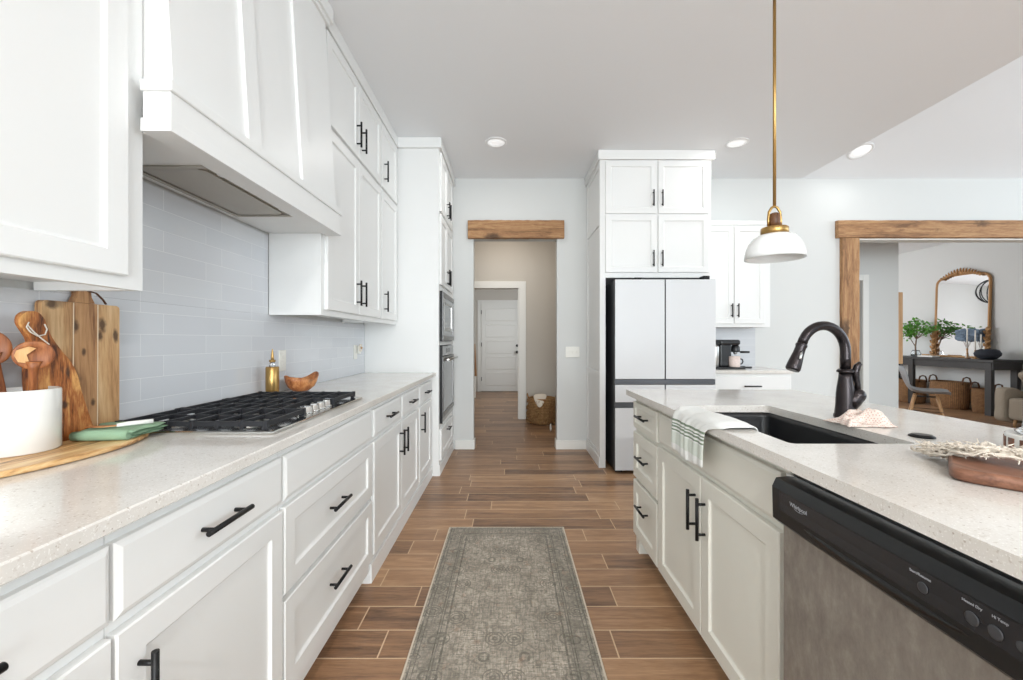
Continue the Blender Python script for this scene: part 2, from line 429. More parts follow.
# ------------------------------------------------------------------ mesh builder
class MB:
    def __init__(s): s.v = []; s.f = []; s.sm = []
    def add(s, vs, fs, smooth=False):
        k = len(s.v); s.v += [tuple(q) for q in vs]
        for f in fs: s.f.append(tuple(i + k for i in f)); s.sm.append(smooth)
        return s
    def box(s, x0, x1, y0, y1, z0, z1, ch=0.0):
        if ch <= 0:
            vs = [(x, y, z) for z in (z0, z1) for y in (y0, y1) for x in (x0, x1)]
            return s.add(vs, [(0, 2, 3, 1), (4, 5, 7, 6), (0, 1, 5, 4), (2, 6, 7, 3), (0, 4, 6, 2), (1, 3, 7, 5)])
        bm = bmesh.new()
        bmesh.ops.create_cube(bm, size=1)
        for q in bm.verts:
            q.co = Vector(((x0 + x1) / 2 + q.co.x * (x1 - x0), (y0 + y1) / 2 + q.co.y * (y1 - y0), (z0 + z1) / 2 + q.co.z * (z1 - z0)))
        bmesh.ops.bevel(bm, geom=bm.edges[:], offset=ch, segments=2 if ch > 0.004 else 1, profile=0.5, affect='EDGES')
        return s.bm(bm)
    def bm(s, bm, smooth=False, mat=None):
        if mat is not None: bm.transform(mat)
        bm.verts.index_update()
        s.add([q.co[:] for q in bm.verts], [[q.index for q in f.verts] for f in bm.faces], smooth)
        bm.free(); return s
    def rings(s, rs, smooth=True, cap0=True, cap1=True, closed=False):
        n = len(rs[0]); vs = [p for r in rs for p in r]; fs = []
        m = len(rs)
        for i in range(m if closed else m - 1):
            a = i * n; b = ((i + 1) % m) * n
            for j in range(n):
                k = (j + 1) % n
                fs.append((a + j, a + k, b + k, b + j))
        s.add(vs, fs, smooth)
        k0 = len(s.v) - len(vs)
        if not closed:
            if cap0: s.f.append(tuple(k0 + j for j in range(n))[::-1]); s.sm.append(False)
            if cap1: s.f.append(tuple(k0 + (m - 1) * n + j for j in range(n))); s.sm.append(False)
        return s
    def lathe(s, prof, cx=0, cy=0, seg=32, ax='z', cz=0, sx=1, sy=1, cap=True, smooth=True):
        rs = []
        for r, h in prof:
            ring = []
            for i in range(seg):
                a = 2 * PI * i / seg
                c, d = r * math.cos(a) * sx, r * math.sin(a) * sy
                ring.append({'z': (cx + c, cy + d, cz + h), 'y': (cx + c, cy + h, cz + d), 'x': (cx + h, cy + c, cz + d)}[ax])
            rs.append(ring)
        return s.rings(rs, smooth, cap, cap)
    def tube(s, pts, r, seg=10, closed=False, smooth=True, flat=1.0):
        pts = [Vector(p) for p in pts]; n = len(pts)
        rr = r if isinstance(r, (list, tuple)) else [r] * n
        rs = []; prev = None
        for i, p in enumerate(pts):
            if closed: t = pts[(i + 1) % n] - pts[i - 1]
            elif i == 0: t = pts[1] - pts[0]
            elif i == n - 1: t = pts[-1] - pts[-2]
            else: t = pts[i + 1] - pts[i - 1]
            t.normalize()
            if prev is None:
                up = Vector((0, 0, 1)) if abs(t.z) < 0.95 else Vector((1, 0, 0))
                u = t.cross(up).normalized()
            else: u = (prev - t * prev.dot(t)).normalized()
            prev = u; w = t.cross(u)
            rs.append([tuple(p + (u * math.cos(2 * PI * j / seg) + w * (math.sin(2 * PI * j / seg) * flat)) * rr[i]) for j in range(seg)])
        return s.rings(rs, smooth, True, True, closed)
    def cyl(s, a, b, r, seg=16): return s.tube([a, b], r, seg)
    def prism(s, outline, f0, f1):
        """outline of 2D points mapped to 3D by f0 / f1 (two side surfaces)"""
        n = len(outline)
        vs = [f0(*q) for q in outline] + [f1(*q) for q in outline]
        fs = [tuple(range(n))[::-1], tuple(range(n, 2 * n))] + [(i, (i + 1) % n, n + (i + 1) % n, n + i) for i in range(n)]
        return s.add(vs, fs)
    def sphere(s, c, r, seg=16, sc=(1, 1, 1), mat=None):
        bm = bmesh.new(); bmesh.ops.create_uvsphere(bm, u_segments=seg, v_segments=max(6, seg // 2), radius=r)
        mm = Matrix.Translation(c) @ (mat if mat is not None else Matrix.Identity(4)) @ Matrix.Diagonal((*sc, 1))
        return s.bm(bm, True, mm)

def obj(name, mb, mat, parent=None, label=None, off=None):
    """mesh coordinates are world coordinates; a child is stored relative to its top-level root"""
    if off is None:
        root = parent
        while root is not None and root.parent is not None: root = root.parent
        if root is not None: off = Vector(root.location)
        elif mb.v:
            xs, ys, zs = zip(*mb.v)
            off = Vector(((min(xs) + max(xs)) / 2, (min(ys) + max(ys)) / 2, min(zs)))
        else: off = Vector((0, 0, 0))
    me = bpy.data.meshes.new(name)
    me.from_pydata([(a - off[0], b - off[1], c - off[2]) for a, b, c in mb.v], [], mb.f)
    me.polygons.foreach_set('use_smooth', mb.sm)
    bm = bmesh.new(); bm.from_mesh(me)
    bmesh.ops.recalc_face_normals(bm, faces=bm.faces[:]); bm.to_mesh(me); bm.free()
    if isinstance(mat, (list, tuple)):
        for q in mat: me.materials.append(q)
    else: me.materials.append(mat)
    me.update()
    o = bpy.data.objects.new(name, me)
    COL.objects.link(o)
    if parent is not None: o.parent = parent
    else: o.location = off
    if label: o['label'] = label
    return o

def thing(name, loc, label, cat, group=None):
    o = bpy.data.objects.new(name, None); COL.objects.link(o)
    o.empty_display_size = 0.1; o.location = loc
    o['label'] = label; o['category'] = cat
    if group: o['group'] = group
    return o

def tag(o, label, cat, group=None, kind=None):
    o['label'] = label; o['category'] = cat
    if group: o['group'] = group
    if kind: o['kind'] = kind
    return o

def struct(name, mb, mat, off=(0, 0, 0), parent=None, label=None):
    o = obj(name, mb, mat, parent, off=Vector(off) if parent is None else None)
    if parent is None: o['kind'] = 'structure'
    if label: o['label'] = label
    return o

def dup(root, loc, label=None):
    r = root.copy(); COL.objects.link(r); r.location = loc
    if label: r['label'] = label
    for ch in list(root.children):
        c = ch.copy(); COL.objects.link(c); c.parent = r
        for gch in list(ch.children):
            d = gch.copy(); COL.objects.link(d); d.parent = c
    return r

# ------------------------------------------------------------------ room shell
CEIL = 2.975
YW = 4.615          # kitchen face of the back wall
XL = -1.285         # left wall
XR = 8.2; YR = -5.6; XC = 3.2; YD = 11.5
m = MB().box(-2.2, 8.6, -3.8, 11.7, -0.06, 0.0)
struct('floor', m, M['floor'])

m = MB().box(XL - 0.12, XC, YR, YW, CEIL, CEIL + 0.1)
struct('ceiling', m, M['ceiling'])
SL = 0.36
zt = CEIL + SL * (YW - YR)
m = MB().add([(XC, YW, CEIL), (XR + .1, YW, CEIL), (XR + .1, YR, zt), (XC, YR, zt), (XC, YW, CEIL + .1), (XR + .1, YW, CEIL + .1), (XR + .1, YR, zt + .1), (XC, YR, zt + .1)],
             [(0, 1, 2, 3), (4, 7, 6, 5), (0, 4, 5, 1), (2, 6, 7, 3), (1, 5, 6, 2), (0, 3, 7, 4)])
struct('ceiling_vault', m, M['ceiling'])
m = MB().add([(XC, YW, CEIL + .1), (XC, YR, CEIL + .1), (XC, YR, zt + .05), (XC - .1, YW, CEIL + .1), (XC - .1, YR, CEIL + .1), (XC - .1, YR, zt + .05)],
             [(0, 1, 2), (3, 5, 4), (0, 3, 4, 1), (1, 4, 5, 2), (0, 2, 5, 3)])
struct('wall_vault_side', m, M['wall'])
m = MB().box(-2.0, 2.49, YW + .12, 10.0, CEIL, CEIL + .1)
struct('ceiling_hall', m, M['ceiling'])
m = MB().box(2.49, 8.3, YW + .12, YD, CEIL, CEIL + .1)
struct('ceiling_dining', m, M['ceiling'])

m = MB().box(XL - .12, XL, YR, YW, 0, CEIL)
struct('wall_left', m, M['wall'])
# back wall with two openings
T = YW + .12
OL, OR, OH = -0.401, 0.516, 2.36
PL, PR, PH = 3.78, 6.3, 2.36
m = MB()
m.box(XL - .12, OL, YW, T, 0, OH).box(OR, PL, YW, T, 0, OH).box(PR, XR + .1, YW, T, 0, OH)
m.box(XL - .12, XR + .1, YW, T, OH, CEIL)
struct('wall_back', m, M['wall'])
# rear wall with two windows
m = MB()
zc = 7.0
m.box(XL - .12, -1.15, YR - .1, YR, 0, zc).box(-1.15, 2.75, YR - .1, YR, 0, .08).box(-1.15, 2.75, YR - .1, YR, 2.85, zc)
m.box(2.75, 3.0, YR - .1, YR, 0, zc).box(3.0, 7.8, YR - .1, YR, 0, .08).box(3.0, 7.8, YR - .1, YR, 3.9, zc).box(7.8, XR + .1, YR - .1, YR, 0, zc)
struct('wall_rear', m, M['wall'])
m = MB()
m.box(XR, XR + .1, YR, -2.9, 0, zc).box(XR, XR + .1, 3.7, YW, 0, zc).box(XR, XR + .1, -2.9, 3.7, 0, .08).box(XR, XR + .1, -2.9, 3.7, 3.6, zc)
struct('wall_right', m, M['wall'])
def window(name, x0, x1, y, z0, z1, n, axis='x'):
    m = MB()
    def b(a0, a1, c0, c1):
        if axis == 'x': m.box(a0, a1, y - .07, y - .02, c0, c1)
        else: m.box(y + .02, y + .07, a0, a1, c0, c1)
    b(x0, x1, z0, z0 + .05); b(x0, x1, z1 - .05, z1)
    for i in range(n + 1):
        c = x0 + (x1 - x0) * i / n
        c = min(max(c, x0 + .025), x1 - .025)
        b(c - .025, c + .025, z0 + .05, z1 - .05)
    o = struct(name, m, M['trim'])
window('window_1', -1.15, 2.75, YR, .08, 2.85, 3)
window('window_2', 3.0, 7.8, YR, .08, 3.9, 4)
window('window_3', -2.9, 3.7, XR, .08, 3.6, 5, 'y')

# hall beyond the doorway
HX0, HX1, HY = -1.6, 0.80, 6.38
m = MB().box(HX1, HX1 + .12, T, HY, 0, CEIL)
struct('wall_hall_right', m, M['hall'])
m = MB().box(HX0 - .12, HX0, T, HY, 0, CEIL)
struct('wall_hall_left', m, M['hall'])
m = MB()
DL, DR, DH = -0.68, 0.137, 1.985
m.box(HX0 - .12, DL, HY, HY + .12, 0, DH).box(DR, HX1 + .12, HY, HY + .12, 0, DH).box(HX0 - .12, HX1 + .12, HY, HY + .12, DH, CEIL)
struct('wall_hall_back', m, M['hall'])
m = MB()
c = .105
m.box(DR, DR + c, HY - .018, HY - .001, 0, DH + c, .003).box(DL - c, DL, HY - .018, HY - .001, 0, DH + c, .003).box(DL, DR, HY - .018, HY - .001, DH, DH + c, .003)
m.box(DR - .015, DR - .001, HY, HY + .12, 0, DH - .001)
struct('trim_1', m, M['trim'], label='white door casing at the end of the hall')
# laundry / entry beyond, with the far door
EX0, EX1, EY = -0.86, 0.95, 9.8
m = MB().box(EX0 - .12, EX0, HY + .12, EY, 0, CEIL)
struct('wall_entry_left', m, M['hall'])
m = MB().box(EX1, EX1 + .12, HY + .12, EY, 0, CEIL)
struct('wall_entry_right', m, M['hall'])
m = MB().box(EX0 - .12, EX1 + .12, EY, EY + .12, 0, CEIL)
struct('wall_entry_back', m, M['hall'])
# far door: five-panel
def rect_ring(x0, x1, z0, z1, y): return [(x0, y, z0), (x1, y, z0), (x1, y, z1), (x0, y, z1)]
dr = thing('door_1', (-0.21, EY - .03, 0), 'white panelled door at the far end of the hall', 'door')
dr['kind'] = 'structure'
m = MB()
dx0, dx1 = -0.664, 0.245
m.box(dx0, dx1, EY - .035, EY - .001, 0.012, 2.04)
for i in range(5):
    z0 = .14 + i * .375
    m.rings([rect_ring(dx0 + .1, dx1 - .1, z0, z0 + .3, EY - .0352), rect_ring(dx0 + .112, dx1 - .112, z0 + .012, z0 + .288, EY - .043), rect_ring(dx0 + .13, dx1 - .13, z0 + .03, z0 + .27, EY - .038)], False)
obj('door_leaf', m, M['trim'], dr)
m = MB()
m.box(dx0 - .09, dx0 - .002, EY - .02, EY - .001, 0, 2.13).box(dx1 + .002, dx1 + .09, EY - .02, EY - .001, 0, 2.13).box(dx0 - .002, dx1 + .002, EY - .02, EY - .001, 2.042, 2.13)
obj('door_casing', m, M['trim'], dr)
m = MB().lathe([(.03, 0), (.03, -.01), (.012, -.012), (.012, -.04), (.03, -.045), (.033, -.06), (.02, -.075)], dx1 - .08, EY - .0355, 20, 'y', .92)
obj('door_knob', m, M['black'], dr)
m = MB().lathe([(.03, 0), (.03, -.012), (.024, -.02)], dx1 - .08, EY - .0355, 20, 'y', 1.07)
obj('deadbolt', m, M['black'], dr)
m = MB()
for z in (.25, 1.05, 1.8): m.box(dx0 - .004, dx0 + .008, EY - .05, EY - .036, z, z + .09)
obj('hinge', m, M['black'], dr)

# side door seen edge-on at the left of the entry
sd = thing('door_2', (-0.80, 8.1, 0), 'white side door seen edge-on at the left of the entry', 'door')
sd['kind'] = 'structure'
obj('door_leaf', MB().box(EX0 + .001, EX0 + .035, 7.0, 7.85, .01, 2.04), M['trim'], sd)
obj('door_casing', MB().box(EX0 + .001, EX0 + .02, 6.9, 6.995, 0, 2.13).box(EX0 + .001, EX0 + .02, 7.855, 7.95, 0, 2.13).box(EX0 + .001, EX0 + .02, 6.995, 7.855, 2.045, 2.13), M['trim'], sd)
obj('door_knob', MB().lathe([(.028, 0), (.028, .01), (.011, .012), (.011, .045), (.03, .05), (.034, .065), (.02, .08)], EX0 + .036, 7.75, 20, 'x', .95), M['black'], sd)

# dining room
m = MB().box(8.05, 8.2, T, YD, 0, CEIL)
struct('wall_dining_right', m, M['wall'])
m = MB().box(2.49, 8.2, YD, YD + .1, 0, CEIL)
struct('wall_dining_back', m, M['wall'])
m = MB().box(2.37, 2.49, T, YD, 0, CEIL)
struct('wall_dining_left', m, M['wall'])
SY = 5.8; SXR = 5.365
m = MB().box(2.49, 4.0, SY, SY + .12, 0, CEIL).box(4.86, SXR, SY, SY + .12, 0, CEIL).box(4.0, 4.86, SY, SY + .12, 2.02, CEIL)
struct('wall_partition', m, M['wall'])
m = MB().box(4.862, 4.945, SY - .018, SY - .001, 0, 2.10, .003).box(3.915, 3.998, SY - .018, SY - .001, 0, 2.10, .003).box(3.998, 4.862, SY - .018, SY - .001, 2.022, 2.10, .003)
struct('trim_2', m, M['trim'], label='white door casing on the wall beyond the wood-framed opening')
sd = thing('door_3', (4.43, SY + .05, 0), 'grey door half hidden by the wood post of the wide opening', 'door')
sd['kind'] = 'structure'
obj('door_leaf', MB().box(4.005, 4.855, SY + .03, SY + .07, .01, 2.015), M['hall'], sd)
obj('door_knob', MB().lathe([(.028, 0), (.028, -.01), (.011, -.012), (.011, -.045), (.03, -.05), (.02, -.075)], 4.08, SY + .029, 20, 'y', .95), M['black'], sd)

# baseboards
def base(name, *boxes, mat='trim'):
    m = MB()
    for b in boxes: m.box(*b, .003)
    struct(name, m, M[mat])
base('baseboard_back', (-0.6, OL + .012, YW - .014, YW - .001, 0, .10), (OL + .001, OL + .013, YW, T, 0, .10),
     (OR - .014, .848, YW - .014, YW - .001, 0, .10), (OR - .013, OR - .001, YW, T, 0, .10), (2.7, 3.6, YW - .014, YW - .001, 0, .10))
base('baseboard_hall', (DR + .11, HX1 - .002, HY - .014, HY - .001, 0, .10), (HX1 - .014, HX1 - .001, T + .01, HY - .015, 0, .10))
base('baseboard_entry', (dx1 + .092, EX1 - .002, EY - .014, EY - .001, 0, .10), (EX1 - .014, EX1 - .001, HY + .13, EY - .015, 0, .10))
base('baseboard_partition', (4.95, SXR, SY - .014, SY - .001, 0, .10))
base('baseboard_dining', (8.036, 8.049, T + .01, YD - .01, 0, .10), (2.6, 8.03, YD - .014, YD - .001, 0, .10))

# wooden beams of the two openings (rough timber)
def timber(name, x0, x1, y0, y1, z0, z1, mat, label, lng='x'):
    random.seed(hash(label) % 1000 if False else len(label))
    n = 26 if lng == 'x' else 26
    rs = []
    for i in range(n + 1):
        q = i / n; e = lambda: random.uniform(-.0022, .0022)
        k = .005
        if lng == 'x':
            x = x0 + (x1 - x0) * q
            rs.append([(x, y0 + k + e(), z0 + e()), (x, y0 + e(), z0 + k + e()), (x, y0 + e(), z1 - k + e()), (x, y0 + k + e(), z1 + e()), (x, y1, z1 + e()), (x, y1, z0 + e())])
        else:
            z = z0 + (z1 - z0) * q
            rs.append([(x0 + e(), y0 + k + e(), z), (x0 + k + e(), y0 + e(), z), (x1 - k + e(), y0 + e(), z), (x1 + e(), y0 + k + e(), z), (x1 + e(), y1, z), (x0 + e(), y1, z)])
    m = MB().rings(rs, False)
    return struct(name, m, mat, label=label)
timber('trim_3', -0.459, 0.590, YW - .055, YW - .002, 2.308, 2.503, M['beam'], 'rough stained wood header beam over the hall doorway')
struct('trim_4', MB().box(OL + .001, OR - .001, YW, T + .001, 2.31, OH - .001), M['wall'])
timber('trim_5', 3.57, 6.45, YW - .05, YW - .002, 2.315, 2.503, M['beam'], 'long stained wood header beam over the wide opening')
timber('trim_6', 3.62, 3.812, YW - .04, YW - .002, 0.0, 2.313, M['beam_v'], 'stained wood post at the left of the wide opening', 'z')
timber('trim_7', 6.25, 6.43, YW - .04, YW - .002, 0.0, 2.313, M['beam_v'], 'stained wood post at the right of the wide opening', 'z')
struct('trim_8', MB().box(PL + .001, PL + .036, YW - .001, T + .01, 0, 2.31).box(PL + .037, PR - .001, YW, T + .01, 2.30, OH - .001), M['trim'], label='painted lining of the wide opening')

# ------------------------------------------------------------------ cabinet kit
# a face frame: f(u, v, w): u along the run, v up, w outwards from the frame plane
def face_left(xf): return lambda u, v, w: (xf + w, u, v)
def face_isl(xf): return lambda u, v, w: (xf - w, u, v)
def face_back(yf): return lambda u, v, w: (u, yf - w, v)

def R4(F, u0, u1, v0, v1, w): return [F(u0, v0, w), F(u1, v0, w), F(u1, v1, w), F(u0, v1, w)]
def shaker(m, F, u0, u1, v0, v1, th=.019, fr=.058, w0=.0005):
    i = lambda d, w: R4(F, u0 + d, u1 - d, v0 + d, v1 - d, w)
    m.rings([i(0, w0), i(0, th - .003), i(.003, th), i(fr, th), i(fr + .005, th - .007), i(fr + .010, th - .009)], False)
def slab(m, F, u0, u1, v0, v1, th=.019, w0=.0005):
    i = lambda d, w: R4(F, u0 + d, u1 - d, v0 + d, v1 - d, w)
    m.rings([i(0, w0), i(0, th - .006), i(.004, th - .003), i(.012, th)], False)
def pull(m, F, u, v, w, length=.150, vertical=False, r=.0062):
    h = length / 2; q = length * .36
    if vertical: a, b, p1, p2 = (u, v - h), (u, v + h), (u, v - q), (u, v + q)
    else: a, b, p1, p2 = (u - h, v), (u + h, v), (u - q, v), (u + q, v)
    so = w + .029
    m.cyl(F(*a, so), F(*b, so), r, 14)
    for p in (p1, p2): m.cyl(F(*p, w), F(*p, so), r * .8, 10)

def add_front(root, F, kind, u0, u1, v0, v1, style='shaker', handle=None, mat='cabinet', th=.019, hl=.152, fr=.058):
    """kind = 'door' or 'drawer'; handle = (u, v, vertical)"""
    m = MB()
    (shaker(m, F, u0, u1, v0, v1, th, fr) if style == 'shaker' else slab(m, F, u0, u1, v0, v1, th))
    d = obj(kind, m, M[mat], root)
    if handle:
        hm = MB(); pull(hm, F, handle[0], handle[1], th + .0006, hl, handle[2])
        obj('handle', hm, M['black'], d)
    return d

# ------------------------------------------------------------------ left run of base cabinets
XF = -0.692            # face frame plane
CT, CB = .914, .884    # counter top / underside
FL = face_left(XF)
GB = 'white base cabinets along the left wall'
def left_base(u0, u1, label, kick=True):
    t = thing('base_cabinet', (XF, (u0 + u1) / 2, 0), label, 'cabinet', GB)
    m = MB()
    if kick:
        m.box(XL + .002, XF, u0 + .0008, u1 - .0008, .062, CB - .001)
        m.box(XL + .002, XF - .07, u0 + .0008, u1 - .0008, 0, .062)
    else:
        m.box(XL + .002, XF, u0 + .0008, u1 - .0008, 0, CB - .001)
        m.box(XF, XF + .011, u0 + .0008, u1 - .0008, 0, .095, .002)
    obj('body', m, M['cabinet'], t)
    return t
DZ0, DZ1 = .718, .852   # top drawers
OZ0, OZ1 = .125, .694   # doors
t = left_base(-.34, .195, 'white base cabinet nearest the camera at the left, out past the first drawer')
add_front(t, FL, 'drawer', -.32, .175, DZ0, DZ1, 'slab', (-.07, .785, False))
add_front(t, FL, 'door', -.32, .175, OZ0, OZ1, 'shaker', (.13, .56, True))
t = left_base(.197, .716, 'white base cabinet at the lower left corner, its drawer pull cut by the edge')
add_front(t, FL, 'drawer', .205, .711, DZ0, DZ1, 'slab', (.458, .785, False))
add_front(t, FL, 'door', .205, .711, OZ0, OZ1, 'shaker', (.25, .56, True))
t = left_base(.716, 1.251, 'white base cabinet under the wooden serving board, one wide drawer over one door')
add_front(t, FL, 'drawer', .719, 1.246, DZ0, DZ1, 'slab', (.973, .785, False))
add_front(t, FL, 'door', .719, 1.246, OZ0, OZ1, 'shaker', (.762, .56, True))
t = left_base(1.251, 2.064, 'white cabinet under the cooktop with two deep drawers below a blank panel')
add_front(t, FL, 'drawer', 1.257, 2.052, DZ0, DZ1, 'slab').name = 'blank_panel'
add_front(t, FL, 'drawer', 1.257, 2.052, .437, .698, 'shaker', (1.625, .572, False))
add_front(t, FL, 'drawer', 1.257, 2.052, .125, .415, 'shaker', (1.625, .285, False))
t = left_base(2.066, 3.118, 'white base cabinet just past the cooktop with two drawers over two doors', False)
add_front(t, FL, 'drawer', 2.084, 2.606, DZ0, DZ1, 'slab', (2.345, .785, False))
add_front(t, FL, 'drawer', 2.628, 3.10, DZ0, DZ1, 'slab', (2.864, .785, False))
add_front(t, FL, 'door', 2.084, 2.606, .135, OZ1, 'shaker', (2.565, .575, True))
add_front(t, FL, 'door', 2.612, 3.10, .135, OZ1, 'shaker', (2.655, .575, True))
t = left_base(3.12, 3.694, 'narrow white base cabinet beside the oven tower, one drawer over one door', False)
add_front(t, FL, 'drawer', 3.14, 3.60, DZ0, DZ1, 'slab', (3.37, .785, False))
add_front(t, FL, 'door', 3.14, 3.60, .135, OZ1, 'shaker', (3.185, .575, True))

m = MB().box(XL + .001, -0.65, -.345, 3.697, CB, CT, .003)
tag(obj('countertop', m, M['quartz']), 'long speckled white quartz countertop along the left wall', 'countertop')

# backsplash
m = MB().box(XL + .0006, XL + .008, -.34, 3.695, CT + .001, 1.334).box(XL + .0006, XL + .008, 1.147, 2.218, 1.3345, 1.752)
tag(obj('backsplash', m, M['tile'], off=Vector((0, 0, 0))), 'glossy pale grey subway tile backsplash above the left counter', 'backsplash')

# ------------------------------------------------------------------ upper cabinets, left
XU = -1.0
FU = face_left(XU)
UB, UT = 1.333, 2.886
GU = 'white upper cabinets on the left wall'
def upper(u0, u1, label):
    t = thing('upper_cabinet', (XU, (u0 + u1) / 2, UB), label, 'cabinet', GU)
    m = MB()
    m.box(XL + .009, XU - .02, u0, u1, UB + .022, CEIL - .001)
    m.box(XL + .009, XU - .02, u0, u0 + .018, UB, UB + .022).box(XL + .009, XU - .02, u1 - .018, u1, UB, UB + .022)
    m.box(XU - .02, XU, u0, u1, UB, CEIL - .001)
    obj('body', m, M['cabinet'], t)
    m = MB().box(XU, XU + .022, u0, u1, UT, CEIL - .001, .003)
    obj('crown', m, M['cabinet'], t)
    return t
t = upper(.55, 1.143, 'big white upper cabinet at the top left, in front of the range hood')
add_front(t, FU, 'door', .60, 1.082, 1.365, 2.358, 'shaker', (.65, 1.50, True))
add_front(t, FU, 'door', .60, 1.082, 2.382, 2.872, 'shaker', (.65, 2.50, True))
t = upper(2.222, 3.214, 'white two-door upper cabinet past the range hood with short doors above')
add_front(t, FU, 'door', 2.262, 2.735, 1.365, 2.358, 'shaker', (2.69, 1.50, True), hl=.16)
add_front(t, FU, 'door', 2.739, 3.206, 1.365, 2.358, 'shaker', (2.785, 1.50, True), hl=.16)
add_front(t, FU, 'door', 2.262, 2.735, 2.382, 2.872, 'shaker', (2.69, 2.515, True), hl=.16)
add_front(t, FU, 'door', 2.739, 3.206, 2.382, 2.872, 'shaker', (2.785, 2.515, True), hl=.16)
t = upper(3.216, 3.695, 'white single-door upper cabinet beside the oven tower with a short door above')
add_front(t, FU, 'door', 3.226, 3.665, 1.365, 2.358, 'shaker', (3.28, 1.50, True), hl=.16)
add_front(t, FU, 'door', 3.226, 3.665, 2.382, 2.872, 'shaker', (3.28, 2.515, True), hl=.16)

# ------------------------------------------------------------------ range hood
hd = thing('range_hood', (-1.0, 1.68, 1.755), 'white panelled range hood with a tapered front over the cooktop', 'range hood')
HZ0, HZ1 = 1.756, 1.862
def hx(z): return -0.917 - (z - HZ1) * .058
m = MB()
y0, y1 = 1.146, 2.219
m.add([(XL + .009, y0, HZ1), (hx(HZ1), y0, HZ1), (hx(CEIL), y0, CEIL - .002), (XL + .009, y0, CEIL - .002),
       (XL + .009, y1, HZ1), (hx(HZ1), y1, HZ1), (hx(CEIL), y1, CEIL - .002), (XL + .009, y1, CEIL - .002)],
      [(0, 1, 2, 3), (4, 7, 6, 5), (0, 4, 5, 1), (3, 2, 6, 7), (1, 5, 6, 2), (0, 3, 7, 4)])
obj('body', m, M['cabinet'], hd)
for yb in (1.462, 1.842):
    m = MB()
    d = .012
    ring = lambda y: [(hx(HZ1) - .001, y, HZ1 + .001), (hx(HZ1) + d, y, HZ1 + .001), (hx(UT) + d, y, UT), (hx(UT) - .001, y, UT)]
    m.rings([ring(yb), ring(yb + .075)], False)
    obj('batten', m, M['cabinet'], hd)
m = MB()
m.box(-0.98, -.950, 1.12, 2.262, UT + .012, CEIL - .001, .002).box(-0.985, -.962, 1.13, 2.25, UT - .012, UT + .012, .002)
obj('crown', m, M['cabinet'], hd)
# apron: front board, returns, mouldings top and bottom
m = MB()
m.box(-.925, -.903, 1.118, 2.238, HZ0, HZ1, .001)
m.box(-.977, -.925, 1.118, 1.1425, HZ0, HZ1).box(-.977, -.925, 2.2235, 2.238, HZ0, HZ1)
m.box(-.980, -.895, 1.110, 2.246, HZ1, HZ1 + .030, .002)
m.box(-.980, -.899, 1.113, 2.243, HZ0 - .001, HZ0 + .034, .001)
obj('apron', m, M['cabinet'], hd)
# underside board with the metal insert
m = MB()
iy0, iy1, ix0, ix1 = 1.36, 1.90, -1.235, -.935
zb = 1.764
m.box(XL + .009, -.926, y0, iy0, zb, zb + .02).box(XL + .009, -.926, iy1, y1, zb, zb + .02).box(XL + .009, ix0, iy0, iy1, zb, zb + .02).box(ix1, -.926, iy0, iy1, zb, zb + .02)
obj('underside', m, M['cabinet'], hd)
m = MB()
m.box(ix0 + .001, ix1 - .001, iy0 + .001, iy1 - .001, zb + .004, zb + .03)
for b in ((ix0 - .006, ix1 + .006, iy0 - .006, iy0 + .010), (ix0 - .006, ix1 + .006, iy1 - .010, iy1 + .006), (ix0 - .006, ix0 + .012, iy0 + .01, iy1 - .01), (ix1 - .006, ix1 + .006, iy0 + .01, iy1 - .01)):
    m.box(*b, zb - .006, zb - .0005)
ins = obj('insert', m, M['hood_metal'], hd)
m = MB()
out = [(ix0 + .02, iy0 + .02), (ix1 - .095, iy0 + .02), (ix1 - .075, iy0 + .04), (ix1 - .075, iy1 - .04), (ix1 - .095, iy1 - .02), (ix0 + .02, iy1 - .02)]
m.prism(out, lambda a, b: (a, b, zb + .0035), lambda a, b: (a, b, zb - .003))
obj('filter', m, M['hood_metal'], ins)
for yy in (iy0 + .075, iy1 - .085):
    m = MB().lathe([(.024, .002), (.024, -.003), (.019, -.005), (.0, -.0052)], ix1 - .038, yy, 24, 'z', zb)
    obj('lamp_lens', m, M['can_trim'], ins)
for yy in (1.565, 1.63):
    obj('control_button', MB().box(ix1 - .046, ix1 - .032, yy, yy + .034, zb - .004, zb + .003, .001), M['black'], ins)

# ------------------------------------------------------------------ oven tower
XT = -0.628
FT = face_left(XT)
tw = thing('oven_cabinet', (XT, 4.15, 0), 'tall white oven tower cabinet reaching the ceiling at the end of the left run', 'cabinet')
ty0, ty1 = 3.70, YW - .002
mz0, mz1, oz0, oz1 = 1.188, 1.640, .452, 1.150
oy0, oy1 = 3.745, 4.475
m = MB()
m.box(XL + .002, XT, ty0, oy0 - .003, 0, CEIL - .001).box(XL + .002, XT, oy1 + .003, ty1, 0, CEIL - .001)
m.box(XL + .002, XT, oy0 - .003, oy1 + .003, 0, oz0 - .003).box(XL + .002, XT, oy0 - .003, oy1 + .003, oz1 + .003, mz0 - .003).box(XL + .002, XT, oy0 - .003, oy1 + .003, mz1 + .003, CEIL - .001)
m.box(XT, XT + .011, ty0, ty1, 0, .095, .002)
obj('body', m, M['cabinet'], tw)
m = MB().box(XL + .002, XT + .026, ty0 - .026, ty0 - .0005, UT, CEIL - .001).box(XT + .0005, XT + .026, ty0 - .0005, ty1, UT, CEIL - .001)
obj('crown', m, M['cabinet'], tw)
for v0, v1, hv in ((1.695, 2.322, 1.80), (2.348, 2.87, 2.45)):
    add_front(tw, FT, 'door', 3.735, 4.085, v0, v1, 'shaker', (4.045, hv, True), hl=.15)
    add_front(tw, FT, 'door', 4.091, 4.475, v0, v1, 'shaker', (4.13, hv, True), hl=.15)
